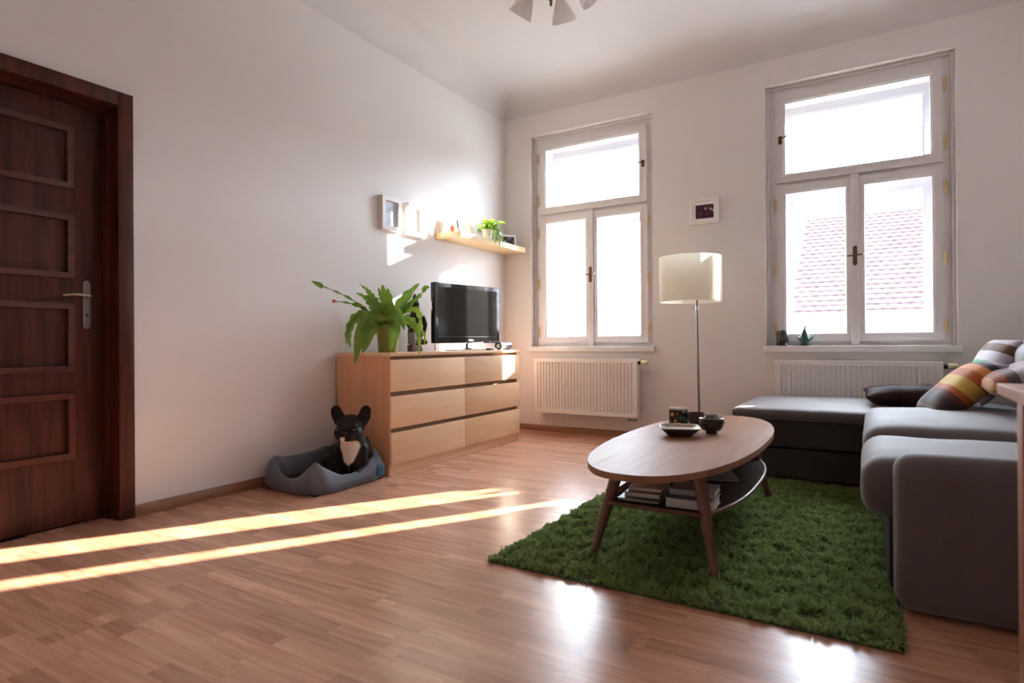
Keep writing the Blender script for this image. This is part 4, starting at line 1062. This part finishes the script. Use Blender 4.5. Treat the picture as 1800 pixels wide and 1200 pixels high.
def dog():
    H = Vector((.408, -2.435, .330))
    F = Vector((.46, -.888, 0)).normalized(); R = Vector((-F.y, F.x, 0)); U = Vector((0, 0, 1))   # front, image-right, up
    base = Vector((.30, -2.42, .055))
    Rm = Matrix((F, R, U)).transposed()
    bm = new_bm()
    def E(o, r, M=None, c=H):
        q = c + F*o[0] + R*o[1] + U*o[2] - base
        add_ell(bm, q, r, Rm @ M if M is not None else Rm, 24, 16)
    def cap(p, q, r0, r1, n=8):
        for i in range(n+1):
            f = i/n; add_ell(bm, Vector(p)*(1-f)+Vector(q)*f-base, (r0*(1-f)+r1*f,)*3, None, 20, 14)
    def X(o): return H+F*o[0]+R*o[1]+U*o[2]
    # skull, brow, cheeks, short muzzle, jowls
    E((-.015, 0, .014), (.080, .084, .070)); E((.018, 0, .026), (.056, .072, .050))
    for s in (-1, 1):
        E((.030, s*.044, -.022), (.050, .040, .046)); E((.070, s*.026, -.036), (.032, .033, .033)); E((.050, s*.034, .026), (.026, .028, .021))
    E((.070, 0, -.014), (.028, .032, .024)); E((.064, 0, -.062), (.032, .040, .019))
    # bat ears
    for s in (-1, 1):
        M = Matrix.Rotation(s*-.36, 3, 'X')
        E((-.020, s*.082, .074), (.015, .040, .050), M); E((-.018, s*.090, .098), (.013, .036, .042), M); E((-.018, s*.066, .046), (.024, .040, .038))
    # neck, chest, trunk, haunch
    cap(X((-.03, 0, -.03)), X((-.05, 0, -.13)), .068, .088)
    cap(X((-.05, 0, -.13)), X((-.03, 0, -.19)), .095, .082)
    cap(X((-.07, -.01, -.155)), X((-.10, -.13, -.185)), .090, .075)
    cap(X((-.08, .02, -.12)), X((-.14, -.03, -.15)), .08, .085)
    E((-.05, -.125, -.205), (.080, .065, .062)); E((-.01, -.12, -.240), (.065, .040, .028))
    # front legs and paws, folded inside the bed
    for s in (-1, 1):
        cap(X((-.03, s*.062, -.13)), X((-.02, s*.070, -.215)), .042, .032); cap(X((-.02, s*.070, -.23)), X((.030, s*.058, -.252)), .030, .023)
        E((.040, s*.056, -.253), (.028, .025, .019))
        for j in (-1, 0, 1): E((.060, s*.056+j*.012, -.257), (.012, .0082, .010))
    o = obj('tmp', bm, m_black)
    md = o.modifiers.new('r', 'REMESH'); md.mode = 'VOXEL'; md.voxel_size = .0048; md.use_smooth_shade = True
    sm = o.modifiers.new('s', 'SMOOTH'); sm.factor = .6; sm.iterations = 7
    dg = bpy.context.evaluated_depsgraph_get(); me = bpy.data.meshes.new_from_object(o.evaluated_get(dg)); me.name = 'dog_body'
    bpy.data.objects.remove(o)
    me.materials.clear()
    # coat colours in one material, driven by a stored white-marking attribute
    m, nt, b = nmat('black and white coat'); N, L = nt.nodes, nt.links
    at = N.new('ShaderNodeAttribute'); at.attribute_name = 'marking'
    mx = N.new('ShaderNodeMix'); mx.data_type = 'RGBA'; mx.inputs['A'].default_value = (.010, .009, .009, 1); mx.inputs['B'].default_value = (.66, .58, .50, 1)
    L.new(at.outputs['Fac'], mx.inputs['Factor']); L.new(mx.outputs['Result'], b.inputs['Base Color'])
    b.inputs['Roughness'].default_value = .55; b.inputs['Specular IOR Level'].default_value = .22
    tc = N.new('ShaderNodeTexCoord'); nz = N.new('ShaderNodeTexNoise'); nz.inputs['Scale'].default_value = 240; L.new(tc.outputs['Object'], nz.inputs['Vector'])
    bp = N.new('ShaderNodeBump'); bp.inputs['Strength'].default_value = .25; bp.inputs['Distance'].default_value = .004; L.new(nz.outputs['Fac'], bp.inputs['Height']); L.new(bp.outputs[0], b.inputs['Normal'])
    me.materials.append(m)
    nv = len(me.vertices); co = np.empty(nv*3); me.vertices.foreach_get('co', co); co = co.reshape(-1, 3)
    d = co + np.array(base) - np.array(H); f_, r_, u_ = d@np.array(F), d@np.array(R), d@np.array(U)
    def sm_(x): return np.clip(x, 0, 1)
    halfw = np.interp(u_, [-.215, -.19, -.14, -.10, -.085, -.07, -.055], [.0, .028, .045, .062, .058, .045, .02])
    ctr = np.interp(u_, [-.215, -.14, -.07], [.004, .010, .004])
    chest = sm_((halfw-np.abs(r_-ctr))/.008+.5)*sm_((f_-.005)/.01)*(u_ < -.062)
    chin = sm_((.016-np.abs(r_+.014))/.006)*sm_((-.036-u_)/.006)*(u_ > -.09)*(f_ > .06)
    w = np.maximum(chest, chin).astype(np.float32)
    a = me.attributes.new('marking', 'FLOAT', 'POINT'); a.data.foreach_set('value', w)
    me.polygons.foreach_set('use_smooth', [True]*len(me.polygons))
    t = bpy.data.objects.new('dog', me); COL.objects.link(t); t.location = base
    tag(t, 'black french bulldog with a white chest lying in the dog bed', 'dog')
    q = lambda o: X(o)-base
    for s in (-1, 1):
        bm = new_bm(); add_ell(bm, q((.070, s*.047, .003)), (.012, .012, .012)); obj('eye', bm, mat('dog eye', (.015, .009, .006), .04, coat=.6), t, ang=80)
    bm = new_bm(); add_ell(bm, q((.099, 0, -.012)), (.011, .018, .013), Rm); obj('nose', bm, mat('dog nose', (.006, .006, .007), .3), t, ang=80)
dog()
